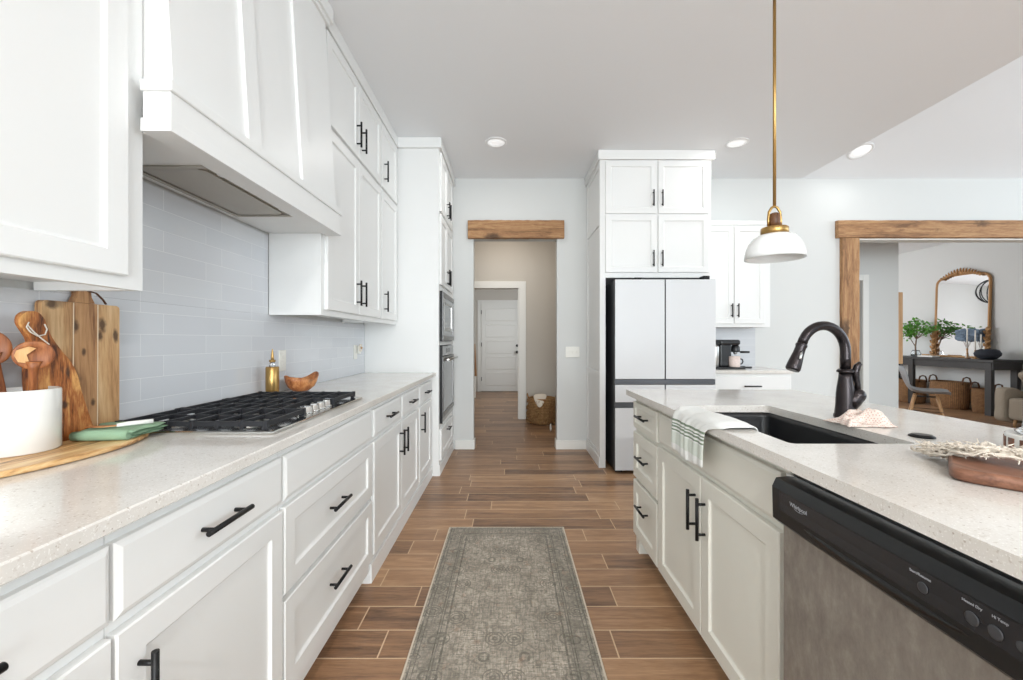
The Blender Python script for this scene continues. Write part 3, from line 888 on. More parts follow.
add_front(tw, FT, 'drawer', 3.735, 4.475, .13, .405, 'shaker', (4.09, .345, False))

def oven(name, z0, z1, label, cat, micro):
    t = thing(name, (XT, (oy0 + oy1) / 2, z0), label, cat)
    F = FT
    m = MB().box(XT - .5, XT - .002, oy0, oy1, z0, z1)
    m.box(XT - .0005, XT + .008, oy0, oy1, z0, z1).box(XT + .008, XT + .026, oy0, oy0 + .0035, z0, z1)
    obj('body', m, M['black'], t)
    pz = z1 - (.10 if not micro else .006)
    if not micro:
        obj('control_panel', MB().box(XT + .009, XT + .022, oy0 + .004, oy1 - .004, pz + .004, z1 - .004, .002), M['glass_black'], t)
        obj('display', MB().box(XT + .0222, XT + .0235, oy0 + .24, oy1 - .24, pz + .03, z1 - .03), M['dw_panel'], t)
    dz0 = z0 + (.006 if micro else .05)
    m = MB()
    def fr(a, b, c_, d, w=.032): m.box(XT + .009, XT + w, a, b, c_, d, .002)
    s = .045
    fr(oy0 + .004, oy1 - .004, pz - s, pz); fr(oy0 + .004, oy1 - .004, dz0, dz0 + s)
    fr(oy0 + .004, oy0 + .004 + s, dz0 + s, pz - s); fr(oy1 - .004 - s, oy1 - .004, dz0 + s, pz - s)
    d = obj('door', m, M['oven_steel'], t, 'brushed steel door frame')
    obj('window', MB().box(XT + .010, XT + .026, oy0 + s + .005, oy1 - s - .005, dz0 + s + .001, pz - s - .001), M['glass_black'], d)
    if micro:
        m = MB().box(XT + .0265, XT + .028, oy0 + .11, oy1 - .19, dz0 + .10, dz0 + .12)
        for (a, b, c_, e) in ((oy0 + .09, oy1 - .16, dz0 + .09, dz0 + .1), (oy0 + .09, oy1 - .16, pz - .1, pz - .09), (oy0 + .09, oy0 + .10, dz0 + .1, pz - .1), (oy1 - .17, oy1 - .16, dz0 + .1, pz - .1)):
            m.box(XT + .0265, XT + .031, a, b, c_, e)
        obj('inner_frame', m, M['steel'], d)
    else:
        m = MB(); hz = pz - .03
        m.cyl((XT + .07, oy0 + .05, hz), (XT + .07, oy1 - .05, hz), .011, 16)
        for yy in (oy0 + .09, oy1 - .09): m.cyl((XT + .0325, yy, hz), (XT + .07, yy, hz), .008, 12)
        obj('handle', m, M['steel'], d)
        obj('vent_strip', MB().box(XT + .009, XT + .02, oy0 + .004, oy1 - .004, z0 + .004, z0 + .044, .001), M['steel'], t)
    return t
oven('microwave', mz0, mz1, 'built-in stainless microwave in the tower above the wall oven', 'microwave', True)
oven('wall_oven', oz0, oz1, 'built-in stainless wall oven with a bar handle below the microwave', 'oven', False)

# ------------------------------------------------------------------ cooktop
cx0, cx1, cy0, cy1 = -1.225, -.713, 1.27, 2.036
ZC = CT + .001
ck = thing('gas_cooktop', ((cx0 + cx1) / 2, (cy0 + cy1) / 2, ZC), 'stainless gas cooktop with black cast-iron grates on the left counter', 'cooktop')
m = MB().box(cx0, cx1, cy0, cy1, ZC, ZC + .009, .003)
obj('tray', m, M['chrome'], ck)
def grate(a, b, x0, x1):
    m = MB(); z0, z1, w = ZC + .026, ZC + .036, .008
    zt2 = ZC + .037
    for xx in (x0, x1 - w): m.box(xx, xx + w, a, b, z0 - .006, z1, .001)
    for yy in (a, b - w): m.box(x0 + w, x1 - w, yy, yy + w, z0 - .006, z1, .001)
    n = 6
    for i in range(1, n):
        xx = x0 + (x1 - x0) * i / n
        m.box(xx - w / 2, xx + w / 2, a + .001, b - .001, z1 - .010, zt2, .001)
    mid = (a + b) / 2
    m.box(x0 + .001, x1 - .001, mid - w / 2, mid + w / 2, z0 - .004, z1 - .001, .001)
    # turned-up finger ends along front and feet
    for i in range(0, n + 1):
        xx = min(max(x0 + (x1 - x0) * i / n, x0 + w / 2), x1 - w / 2)
        for yy in (a, b - .014):
            m.box(xx - .006, xx + .006, yy - .001, yy + .015, z0 - .014, zt2 + .001, .001)
    for xx in (x0 + .002, x1 - .016):
        for yy in (a + .001, b - .016): m.box(xx, xx + .014, yy, yy + .014, ZC + .0095, z0, .001)
    return obj('grate', m, M['iron'], ck)
g3 = (cy1 - cy0 - .03) / 3
grate(cy0 + .012, cy0 + .010 + g3, cx0 + .02, cx1 - .03)
grate(cy0 + .016 + g3, cy0 + .012 + 2 * g3, cx0 + .02, cx1 - .125)
grate(cy0 + .018 + 2 * g3, cy1 - .010, cx0 + .02, cx1 - .035)
for bx, by, br in ((-1.10, 1.40, .034), (-.86, 1.40, .040), (-1.02, 1.655, .055), (-1.10, 1.91, .045), (-.90, 1.91, .036)):
    m = MB().lathe([(br * 1.25, .0), (br * 1.25, .007), (br, .009), (br * .9, .012)], bx, by, 24, 'z', ZC + .0095)
    b_ = obj('burner', m, M['steel'], ck)
    obj('burner_cap', MB().lathe([(br * .82, .0), (br * .85, .002), (br * .7, .003)], bx, by, 24, 'z', ZC + .0218), M['iron'], b_)
for i in range(5):
    yy = 1.535 + .054 * i
    m = MB().lathe([(.020, .0), (.020, .004), (.0155, .006), (.0145, .022), (.013, .024)], -.765, yy, 24, 'z', ZC + .0095)
    m.box(-.779, -.751, yy - .003, yy + .003, ZC + .030, ZC + .037, .0015)
    obj('knob', m, M['chrome'], ck)

# ------------------------------------------------------------------ things on the left counter
# oval serving board
m = MB()
def oval(k, z, cx=-1.143, cy=1.03, a=.128, b=.262):
    return [(cx + (a - k) * math.cos(2 * PI * i / 56) * (1 + .012 * math.sin(6 * PI * i / 56 + 1)), cy + (b - k) * math.sin(2 * PI * i / 56), z) for i in range(56)]
m.rings([oval(.006, CT + .001), oval(0, CT + .004), oval(0, CT + .012), oval(.005, CT + .0155)], True)
tag(obj('serving_board', m, M['board']), 'oval striped wood serving board lying under the white crock', 'board')
ZB = CT + .0165
# crock
KX, KY, KR = -1.197, 1.02, .0755
m = MB().lathe([(KR - .004, 0), (KR, .004), (KR, .146), (KR - .002, .150), (KR - .0055, .150), (KR - .006, .146), (KR - .006, .008), (0, .006)], KX, KY, 56, 'z', ZB, cap=False)
m.lathe([(0, 0), (KR - .004, 0)], KX, KY, 56, 'z', ZB, cap=False)
tag(obj('utensil_crock', m, M['crock']), 'white glazed ceramic crock holding wooden spoons', 'crock')
# spoons
def spoon(base, head, rh, label, two=False, name='wooden_spoon', asp=1.25, pale=False):
    base = Vector(base); head = Vector(head)
    t = thing(name, base, label, 'spoon', 'wooden utensils in the crock')
    d = (head - base).normalized()
    end = head - d * rh * .9
    m = MB().tube([base, base.lerp(end, .5), end, end + d * rh * .5], [.0055, .0065, .009, .016], 12)
    obj('handle', m, M['spoon_l'] if pale else M['spoon'], t)
    # bowl faces the camera
    fw = Vector((-base.x, -base.y, 0)).normalized()
    sd_ = d.cross(fw).normalized(); fw = sd_.cross(d).normalized()
    rot = Matrix((sd_, fw, d)).transposed().to_4x4()
    bm = bmesh.new(); bmesh.ops.create_uvsphere(bm, u_segments=28, v_segments=16, radius=1)
    for q in bm.verts:
        x, y, z = q.co
        y2 = y * .18
        if y > 0: y2 = y * .18 - .22 * max(0, 1 - (x * x + z * z) * 1.15) * y   # hollow
        q.co = Vector((x * rh, y2 * rh, z * rh * asp))
    m = MB().bm(bm, True, Matrix.Translation(head) @ rot)
    obj('bowl', m, M['spoon_l'] if pale else M['spoon'], t)
    if two:
        m = MB()
        pts = [(-.85, .35), (-.25, .62), (.1, .5), (-.35, 0.05), (-.2, -.55), (-.75, -.45), (-.95, 0)]
        f = lambda w: (lambda a, b: tuple(head + sd_ * a * rh + fw * w + d * b * rh * asp))
        m.prism([(a * .92, b) for a, b in pts], f(rh * .10), f(rh * .205))
        obj('pale_inlay', m, M['spoon_l'], t)
    return t
spoon((KX + .010, KY + .020, ZB + .012), (-1.163, 1.026, 1.163), .036, 'broad two-tone wooden spoon leaning right in the crock', True, asp=.98)
spoon((KX - .015, KY + .010, ZB + .012), (-1.226, .992, 1.182), .033, 'tall dark wooden spoon cut by the left edge of the photo')
spoon((KX + .040, KY - .025, ZB + .012), (-1.215, .925, 1.150), .022, 'pale wooden spoon slanting left across the mouth of the crock', False, pale=True)

# large acacia chopping board leaning on the tile
bd = thing('chopping_board', (-1.25, 1.23, CT), 'large square-cornered acacia chopping board leaning on the tile', 'chopping board')
def lean(xb, xt, z0, z1, th):
    a = lambda y, z: (xb + (xt - xb) * (z - z0) / (z1 - z0), y, z)
    b = lambda y, z: (xb + (xt - xb) * (z - z0) / (z1 - z0) - th, y, z)
    return a, b
_fa, _fb = lean(-1.238, -1.250, CT + .001, 1.31, .02)
fa = lambda y, z: _fa(y + (z - 1.31) * .035, z)
fb = lambda y, z: _fb(y + (z - 1.31) * .035, z)
def rr(y0, y1, z0, z1, r, corners, n=5):
    out = []
    for (cy_, cz_, a0, k) in ((y1 - r, z0 + r, -PI / 2, 0), (y1 - r, z1 - r, 0, 1), (y0 + r, z1 - r, PI / 2, 2), (y0 + r, z0 + r, PI, 3)):
        if corners[k]:
            for i in range(n + 1):
                a = a0 + PI / 2 * i / n
                out.append((cy_ + r * math.cos(a), cz_ + r * math.sin(a)))
        else:
            out.append((cy_ + r * (1 if k in (0, 1) else -1), cz_ + r * (1 if k in (1, 2) else -1)))
    return out
zs0, zs1 = CT + .001, 1.308
ys = [1.122, 1.203, 1.274, 1.346]
for i in range(3):
    m = MB().prism(rr(ys[i] + .0016 * (i > 0), ys[i + 1] - .0014, zs0, zs1, .012, (i == 2, i == 2, i == 0, i == 0)), fa, fb)
    p_ = obj('plank', m, M['acacia_l'] if i != 1 else M['acacia_d'], bd)
for i in (1, 2):
    m = MB().prism([(ys[i] - .0011, zs0), (ys[i] + .0013, zs0), (ys[i] + .0013, zs1 - .001), (ys[i] - .0011, zs1 - .001)], lambda a, b: (fa(a, b)[0] + .0004, fa(a, b)[1], b), lambda a, b: (fb(a, b)[0] + .001, fb(a, b)[1], b))
    obj('inlay_strip', m, M['maple'], bd, 'pale wood strip')
m = MB().prism([(1.205, zs1 + .0008), (1.265, zs1 + .0008), (1.255, zs1 + .02), (1.252, zs1 + .055), (1.243, zs1 + .068), (1.227, zs1 + .068), (1.218, zs1 + .055), (1.215, zs1 + .02)], fa, fb)
obj('handle', m, M['acacia_d'], bd)
m = MB().tube([(-1.246, 1.240, 1.345), (-1.243, 1.262, 1.34), (-1.242, 1.282, 1.322), (-1.241, 1.290, 1.3095)], .004, 8, flat=.5)
obj('strap', m, M['leather'], bd)

# olive wood paddle board in front
ob = thing('paddle_board', (-1.18, 1.12, CT), 'olive wood paddle board with a cord loop leaning between the crock and the chopping board', 'chopping board')
fa, fb = lean(-1.190, -1.208, CT + .002, 1.275, .016)
out = [(1.20, .916), (1.203, .945), (1.196, .972), (1.184, 1.017), (1.173, 1.06), (1.165, 1.103), (1.149, 1.14), (1.126, 1.173), (1.106, 1.205), (1.095, 1.235), (1.089, 1.254), (1.076, 1.270), (1.056, 1.273), (1.040, 1.262),
       (1.036, 1.243), (1.046, 1.222), (1.056, 1.20), (1.053, 1.17), (1.046, 1.12), (1.048, 1.05), (1.062, .99), (1.09, .93), (1.10, .916)]
def smooth(o, k=3):
    r = []
    n = len(o)
    for i in range(n):
        p0, p1, p2, p3 = o[i - 1], o[i], o[(i + 1) % n], o[(i + 2) % n]
        for j in range(k):
            q = j / k
            r.append(tuple(.5 * ((2 * p1[c]) + (-p0[c] + p2[c]) * q + (2 * p0[c] - 5 * p1[c] + 4 * p2[c] - p3[c]) * q * q + (-p0[c] + 3 * p1[c] - 3 * p2[c] + p3[c]) * q ** 3) for c in (0, 1)))
    return r
so_ = smooth(out)
so_ = [(a, max(b, CT + .002)) for a, b in so_]
obj('paddle', MB().prism(so_, fa, fb), M['olive'], ob)
m = MB()
fx = lambda y, z, o=.004: (fa(y, z)[0] + o, y, z)
m.tube([fx(1.050, 1.245), fx(1.044, 1.232), fx(1.052, 1.220), fx(1.068, 1.210), fx(1.085, 1.214), fx(1.090, 1.228), fx(1.085, 1.241)], .0016, 6)
m.tube([fx(1.046, 1.238), fx(1.058, 1.222), fx(1.075, 1.205), fx(1.092, 1.19), fx(1.096, 1.17), fx(1.094, 1.15)], .0016, 6)
obj('cord', m, M['cream_cloth'], ob)

# folded sage green napkin : layered folded cloth
m = MB()
def cloth_layer(m, x0, x1, y0, y1, z, th, seed, wob=.004, nu=14, nv=14, rot=0.0):
    random.seed(seed)
    ph = [random.uniform(0, 6) for _ in range(4)]
    cx_, cy_ = (x0 + x1) / 2, (y0 + y1) / 2
    def pt(i, j, top):
        u, v = i / nu, j / nv
        x = x0 + (x1 - x0) * u + .004 * math.sin(v * 9 + ph[0]); y = y0 + (y1 - y0) * v + .004 * math.sin(u * 8 + ph[1])
        e = min(u, 1 - u, v, 1 - v); k = min(1, e / .10); k = math.sqrt(k * (2 - k))
        zz = z + th / 2 + (th / 2) * (k if top else -k) + (wob * (.5 + .5 * math.sin(u * 7 + ph[2]) * math.cos(v * 6 + ph[3])) if top else 0)
        x, y = cx_ + (x - cx_) * math.cos(rot) - (y - cy_) * math.sin(rot), cy_ + (x - cx_) * math.sin(rot) + (y - cy_) * math.cos(rot)
        return (x, y, zz)
    vs = []; idx = {}
    for top in (0, 1):
        for i in range(nu + 1):
            for j in range(nv + 1):
                idx[top, i, j] = len(vs); vs.append(pt(i, j, top))
    fs = []
    for i in range(nu):
        for j in range(nv):
            fs.append((idx[1, i, j], idx[1, i + 1, j], idx[1, i + 1, j + 1], idx[1, i, j + 1]))
            fs.append((idx[0, i, j], idx[0, i, j + 1], idx[0, i + 1, j + 1], idx[0, i + 1, j]))
    for j in range(nv):
        fs.append((idx[0, 0, j], idx[1, 0, j], idx[1, 0, j + 1], idx[0, 0, j + 1]))
        fs.append((idx[0, nu, j], idx[0, nu, j + 1], idx[1, nu, j + 1], idx[1, nu, j]))
    for i in range(nu):
        fs.append((idx[0, i, 0], idx[0, i + 1, 0], idx[1, i + 1, 0], idx[1, i, 0]))
        fs.append((idx[0, i, nv], idx[1, i, nv], idx[1, i + 1, nv], idx[0, i + 1, nv]))
    m.add(vs, fs, True)
rot = .10
cloth_layer(m, -1.170, -1.035, 1.128, 1.260, ZB, .0078, 1, .0, rot=rot)
cloth_layer(m, -1.168, -1.030, 1.130, 1.262, ZB + .008, .008, 2, .0, rot=rot)
cloth_layer(m, -1.172, -1.028, 1.128, 1.264, ZB + .016, .009, 3, .003, rot=rot)
# the rolled fold on the near side
m.tube([(-1.165, 1.120, ZB + .012), (-1.12, 1.122, ZB + .0145), (-1.07, 1.128, ZB + .015), (-1.03, 1.136, ZB + .014)], [.012, .0145, .015, .0135], 14)
cloth_layer(m, -1.20, -1.15, 1.19, 1.27, ZB, .022, 5, .003, rot=.5)
tag(obj('folded_napkin', m, M['green_cloth']), 'folded sage green cloth napkin on the end of the serving board', 'napkin')
sp = thing('cheese_spreader', (-1.1, 1.19, ZB + .034), 'small cheese spreader with a white handle lying on the green napkin', 'knife')
z = ZB + .033
obj('handle', MB().tube([(-1.085, 1.158, z + .001), (-1.07, 1.178, z + .002), (-1.035, 1.218, z + .002)], [.005, .0065, .0065], 12), M['crock'], sp)
m = MB().prism([(-1.085, 1.158), (-1.105, 1.140), (-1.130, 1.135), (-1.155, 1.138), (-1.152, 1.150), (-1.125, 1.156), (-1.093, 1.168)], lambda a, b: (a, b, z - .001), lambda a, b: (a, b, z + .001))
obj('blade', m, M['bowl'], sp, 'wooden spreading blade')

# oil bottle
ol = thing('oil_bottle', (-1.205, 2.13, CT + .001), 'brass cylinder oil bottle with a pour spout behind the cooktop', 'bottle')
z0 = CT + .001
obj('body', MB().lathe([(.029, 0), (.031, .003), (.031, .146), (.028, .150)], -1.205, 2.13, 32, 'z', z0), M['brass'], ol)
obj('neck', MB().lathe([(.014, .1505), (.013, .165), (.011, .172)], -1.205, 2.13, 20, 'z', z0), M['glass'], ol)
obj('pour_spout', MB().lathe([(.012, .1725), (.015, .176), (.015, .183), (.008, .186), (.007, .20), (.0035, .232), (.002, .24)], -1.205, 2.13, 20, 'z', z0), M['brass'], ol)
# carved root bowl
m = MB(); rs = []
n = 48
def bowl_pt(k, h, a):
    pk = math.exp(-((a - 1.05) / .42) ** 2)
    q_ = h / .085
    r = k * (1 + .05 * math.sin(3 * a + 1) + .22 * pk * q_)
    up = h * (.80 + (.42 * pk + .26 * math.exp(-((a - 4.4) / .8) ** 2) + .05 * math.sin(5 * a)) * q_)
    return (-1.175 + r * math.cos(a) * .80, 2.36 + r * math.sin(a), CT + .001 + up)
for k, h in ((.035, 0), (.050, .004), (.080, .03), (.094, .06), (.100, .085), (.094, .086), (.084, .06), (.068, .03), (.035, .012)):
    rs.append([bowl_pt(k, h, 2 * PI * i / n) for i in range(n)])
m.rings(rs, True)
tag(obj('wooden_bowl', m, M['bowl']), 'rough-edged teak root bowl on the counter beside the brass bottle', 'bowl')

# outlets
def outlet(y, z, label, extra=False):
    t = thing('wall_outlet', (XL + .009, y, z), label, 'outlet', 'outlets on the tile')
    obj('plate', MB().box(XL + .0085, XL + .014, y - .036, y + .036, z - .058, z + .058, .002), M['plate'], t)
    for dz in (-.025, .025):
        obj('socket', MB().box(XL + .0142, XL + .017, y - .017, y + .017, z + dz - .014, z + dz + .014, .002), M['plate'], t)
    return t
outlet(2.35, 1.085, 'white outlet plate on the tile behind the brass bottle')
outlet(3.46, 1.10, 'white outlet plate on the tile near the oven tower')
nl = thing('night_light', (XL + .02, 3.50, 1.10), 'small cream flower-shaped night light plugged in near the oven tower', 'night light')
m = MB()
for i in range(6):
    a = i * PI / 3
    m.sphere((XL + .040, 3.50 + .022 * math.cos(a), 1.135 + .022 * math.sin(a)), .013, 12, (.6, 1, 1))
obj('petals', m, M['cream_cloth'], nl)
obj('base', MB().box(XL + .0175, XL + .038, 3.483, 3.517, 1.085, 1.15, .004), M['plate'], nl)
obj('bud', MB().sphere((XL + .048, 3.50, 1.135), .009, 12), M['gold'], nl)

# ------------------------------------------------------------------ island
XI = 0.725
FI = face_isl(XI)
GI = 'cabinets of the kitchen island'
IXB = 1.36
def isl_base(u0, u1, label, foot=False):
    t = thing('island_cabinet', (XI, (u0 + u1) / 2, 0), label, 'cabinet', GI)
    m = MB()
    m.box(XI, IXB, u0 + .0008, u1 - .0008, .10, .70).box(XI, XI + .02, u0 + .0008, u1 - .0008, .70, CB - .001)
    m.box(IXB - .02, IXB, u0 + .0008, u1 - .0008, .70, CB - .001)
    m.box(XI + .02, IXB - .02, u0 + .0008, u0 + .019, .70, CB - .001).box(XI + .02, IXB - .02, u1 - .019, u1 - .0008, .70, CB - .001)
    m.box(XI + .07, IXB, u0 + .0008, u1 - .0008, 0, .10)
    if foot:
        m.box(XI, XI + .0695, u1 - .055, u1 - .0008, 0, .10)
    obj('body', m, M['island_shade_paint'], t)
    return t
t = isl_base(2.012, 2.41, 'narrow three-drawer cabinet at the far end of the island', True)
add_front(t, FI, 'drawer', 2.022, 2.405, .706, .852, 'shaker', (2.205, .787, False), 'island_shade_paint', fr=.03, hl=.15)
add_front(t, FI, 'drawer', 2.022, 2.405, .428, .682, 'shaker', (2.205, .565, False), 'island_shade_paint', hl=.15)
add_front(t, FI, 'drawer', 2.022, 2.405, .104, .408, 'shaker', (2.205, .30, False), 'island_shade_paint', hl=.15)
t = thing('island_cabinet', (XI, 1.57, 0), 'two-door sink cabinet in the middle of the island under the striped towel', 'cabinet', GI)
m = MB()
u0, u1 = 1.085, 2.010
m.box(XI, IXB, u0, u1 - .0008, .10, .62).box(XI, XI + .018, u0, u1 - .0008, .62, CB - .001).box(IXB - .02, IXB, u0, u1 - .0008, .62, CB - .001)
m.box(XI + .018, IXB - .02, u0, u0 + .018, .62, CB - .001).box(XI + .018, IXB - .02, u1 - .019, u1 - .0008, .62, CB - .001)
m.box(XI + .07, IXB, u0, u1 - .0008, 0, .10)
obj('body', m, M['island_shade_paint'], t)
add_front(t, FI, 'drawer', 1.103, 2.004, .716, .852, 'slab', None, 'island_shade_paint').name = 'blank_panel'
add_front(t, FI, 'door', 1.559, 2.004, .104, .694, 'shaker', (1.600, .555, True), 'island_shade_paint')
add_front(t, FI, 'door', 1.103, 1.553, .104, .694, 'shaker', (1.520, .550, True), 'island_shade_paint')
t = isl_base(-.34, .452, 'island cabinet nearest the camera past the dishwasher')
add_front(t, FI, 'door', -.33, .44, .104, .852, 'shaker', (.40, .70, True), 'island_shade_paint')

# island countertop with sink cut-out
m = MB()
ox0, ox1, oy_0, oy_1 = .672, 1.634, -.36, 2.43
hx0, hx1, hy0, hy1 = .775, 1.126, 1.158, 1.837
def hole_loop(r, z, n=4):
    pts = []
    for (cx_, cy_, a0) in ((hx1 - r, hy0 + r, -PI / 2), (hx1 - r, hy1 - r, 0), (hx0 + r, hy1 - r, PI / 2), (hx0 + r, hy0 + r, PI)):
        for i in range(n + 1):
            a = a0 + PI / 2 * i / n; pts.append((cx_ + r * math.cos(a), cy_ + r * math.sin(a), z))
    return pts
def outer_loop(z, n=4, k=0.0):
    pts = []
    cs = [(ox1 - k, oy_0 + k), (ox1 - k, oy_1 - k), (ox0 + k, oy_1 - k), (ox0 + k, oy_0 + k)]
    for c_ in cs: pts += [(c_[0], c_[1], z)] * (n + 1)
    return pts
for zz, flip in ((CT, False), (CB, True)):
    H = hole_loop(.018, zz); n = len(H)
    O = [(ox1, oy_0, zz), (ox1, oy_1, zz), (ox0, oy_1, zz), (ox0, oy_0, zz)]
    vs = H + O; fs = []
    for c_ in range(4):
        b0 = c_ * 5
        for i in range(4): fs.append((b0 + i, b0 + i + 1, n + c_))
        nb = (c_ * 5 + 4); nx = ((c_ + 1) % 4) * 5
        fs.append((nb, nx, n + (c_ + 1) % 4, n + c_))
    m.add(vs, fs)
m.rings([hole_loop(.018, CT), hole_loop(.018, CB)], False, False, False)
m.rings([[(ox1, oy_0, z_), (ox1, oy_1, z_), (ox0, oy_1, z_), (ox0, oy_0, z_)] for z_ in (CT, CB)], False, False, False)
ico = obj('island_countertop', m, M['quartz'])
bm = bmesh.new(); bm.from_mesh(ico.data); bmesh.ops.remove_doubles(bm, verts=bm.verts[:], dist=1e-5); bmesh.ops.recalc_face_normals(bm, faces=bm.faces[:]); bm.to_mesh(ico.data); bm.free()
tag(ico, 'speckled white quartz countertop of the island with a sink cut-out', 'countertop')

# sink
sk = thing('kitchen_sink', ((hx0 + hx1) / 2, (hy0 + hy1) / 2, .66), 'black composite undermount sink set in the island', 'sink')
m = MB()
def sl(k, z, r=.03, n=4):
    pts = []
    for (cx_, cy_, a0) in ((hx1 - k - r, hy0 + k + r, -PI / 2), (hx1 - k - r, hy1 - k - r, 0), (hx0 + k + r, hy1 - k - r, PI / 2), (hx0 + k + r, hy0 + k + r, PI)):
        for i in range(n + 1):
            a = a0 + PI / 2 * i / n; pts.append((cx_ + r * math.cos(a), cy_ + r * math.sin(a), z))
    return pts
m.rings([sl(-.02, CB - .0015), sl(-.001, CB - .0015), sl(.002, CB - .02), sl(.006, .69), sl(.03, .668), sl(.06, .665), sl(.06, .655), sl(.02, .655), sl(-.012, .69), sl(-.02, CB - .02)], True, False, False, True)
m.rings([sl(.059, .665), sl(.059, .656)], False, True, True)
obj('basin', m, M['sink'], sk)
obj('drain', MB().lathe([(.045, 0), (.045, .003), (.035, .004), (.03, .002)], .95, 1.5, 28, 'z', .6655), M['bronze'], sk)

# faucet
FXc, FYc = 1.222, 1.53
fc = thing('kitchen_faucet', (FXc, FYc, CT + .001), 'oil-rubbed bronze pull-down faucet standing behind the sink', 'faucet')
z0 = CT + .001
obj('base', MB().lathe([(.034, 0), (.036, .004), (.036, .012), (.033, .018), (.030, .05), (.0285, .09), (.026, .115), (.0215, .145), (.020, .165)], FXc, FYc, 32, 'z', z0), M['bronze'], fc)
obj('collar', MB().lathe([(.020, .1655), (.0265, .168), (.0275, .173), (.0245, .177), (.0185, .181)], FXc, FYc, 32, 'z', z0), M['bronze'], fc)
pts = []; rad = []
zc_ = z0 + .243; R_ = .094
pts.append((FXc, FYc, z0 + .181)); rad.append(.0165)
pts.append((FXc, FYc, z0 + .22)); rad.append(.0165)
dx_, dy_ = -.96, -.14
for i in range(0, 17):
    a = PI * .90 * i / 16
    k = R_ * (1 - math.cos(a))
    pts.append((FXc + dx_ * k, FYc + dy_ * k, zc_ + R_ * math.sin(a))); rad.append(.0165 if i < 14 else .0158)
obj('spout', MB().tube(pts, rad, 20), M['bronze'], fc)
e = Vector(pts[-1]); dd = (Vector(pts[-1]) - Vector(pts[-2])).normalized()
m = MB().tube([e + dd * q for q in (.0005, .004, .010, .014, .037, .060, .084, .097, .103)], [.0165, .0185, .0185, .0165, .0175, .0205, .023, .0235, .0205], 24)
hd_ = obj('spray_head', m, M['bronze'], fc)
m = MB().tube([e + dd * .030 + Vector((-.004, -.0185, 0)), e + dd * .06 + Vector((-.004, -.025, 0))], [.004, .0045], 10)
obj('spray_button', m, M['chrome'], hd_)
m = MB().tube([(FXc + .006, FYc - .004, z0 + .045), (FXc + .020, FYc - .008, z0 + .066), (FXc + .034, FYc - .012, z0 + .086), (FXc + .040, FYc - .013, z0 + .094)], [.026, .028, .026, .015], 20)
m.sphere((FXc + .033, FYc - .012, z0 + .084), .0265, 20)
hb = obj('handle_body', m, M['bronze'], fc)
m = MB().tube([(FXc + .035, FYc - .012, z0 + .100), (FXc + .034, FYc - .012, z0 + .125), (FXc + .029, FYc - .012, z0 + .150), (FXc + .027, FYc - .012, z0 + .172), (FXc + .032, FYc - .013, z0 + .190), (FXc + .041, FYc - .013, z0 + .199), (FXc + .047, FYc - .013, z0 + .194)],
              [.010, .009, .010, .0115, .0115, .009, .004], 16)
obj('lever', m, M['bronze'], hb)

# pink dotted dishcloth
m = MB()
random.seed(11)
def crumple(cx_, cy_, hx_, hy_, z, h, seed, nu=26, nv=22, th=.004):
    random.seed(seed); ph = [random.uniform(0, 6.3) for _ in range(8)]
    top = []; 
    for i in range(nu + 1):
        row = []
        for j in range(nv + 1):
            u, v = i / nu * 2 - 1, j / nv * 2 - 1
            x = cx_ + hx_ * (u + .07 * math.sin(3 * v + ph[0]) + .03 * math.sin(9 * v + ph[1])); y = cy_ + hy_ * (v + .08 * math.sin(3 * u + ph[2]) + .04 * math.sin(8 * u + ph[3]))
            e = min(1 - abs(u), 1 - abs(v)); k = min(1, e / .35)
            zz = z + th + h * (.25 + .75 * math.sqrt(k)) * (.45 + .3 * math.sin(4.5 * u + ph[4] + 1.5 * v) + .25 * math.sin(6 * v + ph[5] + 2 * u)) * k + .003 * k
            zz += (.0035 * math.sin(13 * u + 5 * v + ph[6]) + .0025 * math.sin(17 * v - 6 * u + ph[7])) * k
            row.append((x, y, max(zz, z + th)))
        top.append(row)
    vs = []; n_ = (nu + 1) * (nv + 1)
    for r in top: vs += r
    for r in top: vs += [(a, b, max(z + .0005, c_ - th)) for a, b, c_ in r]
    I = lambda i, j, k: k * n_ + i * (nv + 1) + j
    fs = []
    for i in range(nu):
        for j in range(nv):
            fs.append((I(i, j, 0), I(i + 1, j, 0), I(i + 1, j + 1, 0), I(i, j + 1, 0))); fs.append((I(i, j, 1), I(i, j + 1, 1), I(i + 1, j + 1, 1), I(i + 1, j, 1)))
    for i in range(nu):
        fs.append((I(i, 0, 0), I(i, 0, 1), I(i + 1, 0, 1), I(i + 1, 0, 0))); fs.append((I(i, nv, 0), I(i + 1, nv, 0), I(i + 1, nv, 1), I(i, nv, 1)))
    for j in range(nv):
        fs.append((I(0, j, 0), I(0, j + 1, 0), I(0, j + 1, 1), I(0, j, 1))); fs.append((I(nu, j, 0), I(nu, j, 1), I(nu, j + 1, 1), I(nu, j + 1, 0)))
    return vs, fs
vs, fs = crumple(1.190, 1.428, .080, .058, CT + .0008, .046, 4)
m.add(vs, fs, True)
tag(obj('dishcloth', m, M['pink_cloth']), 'crumpled pink dotted dishcloth at the foot of the faucet', 'cloth')

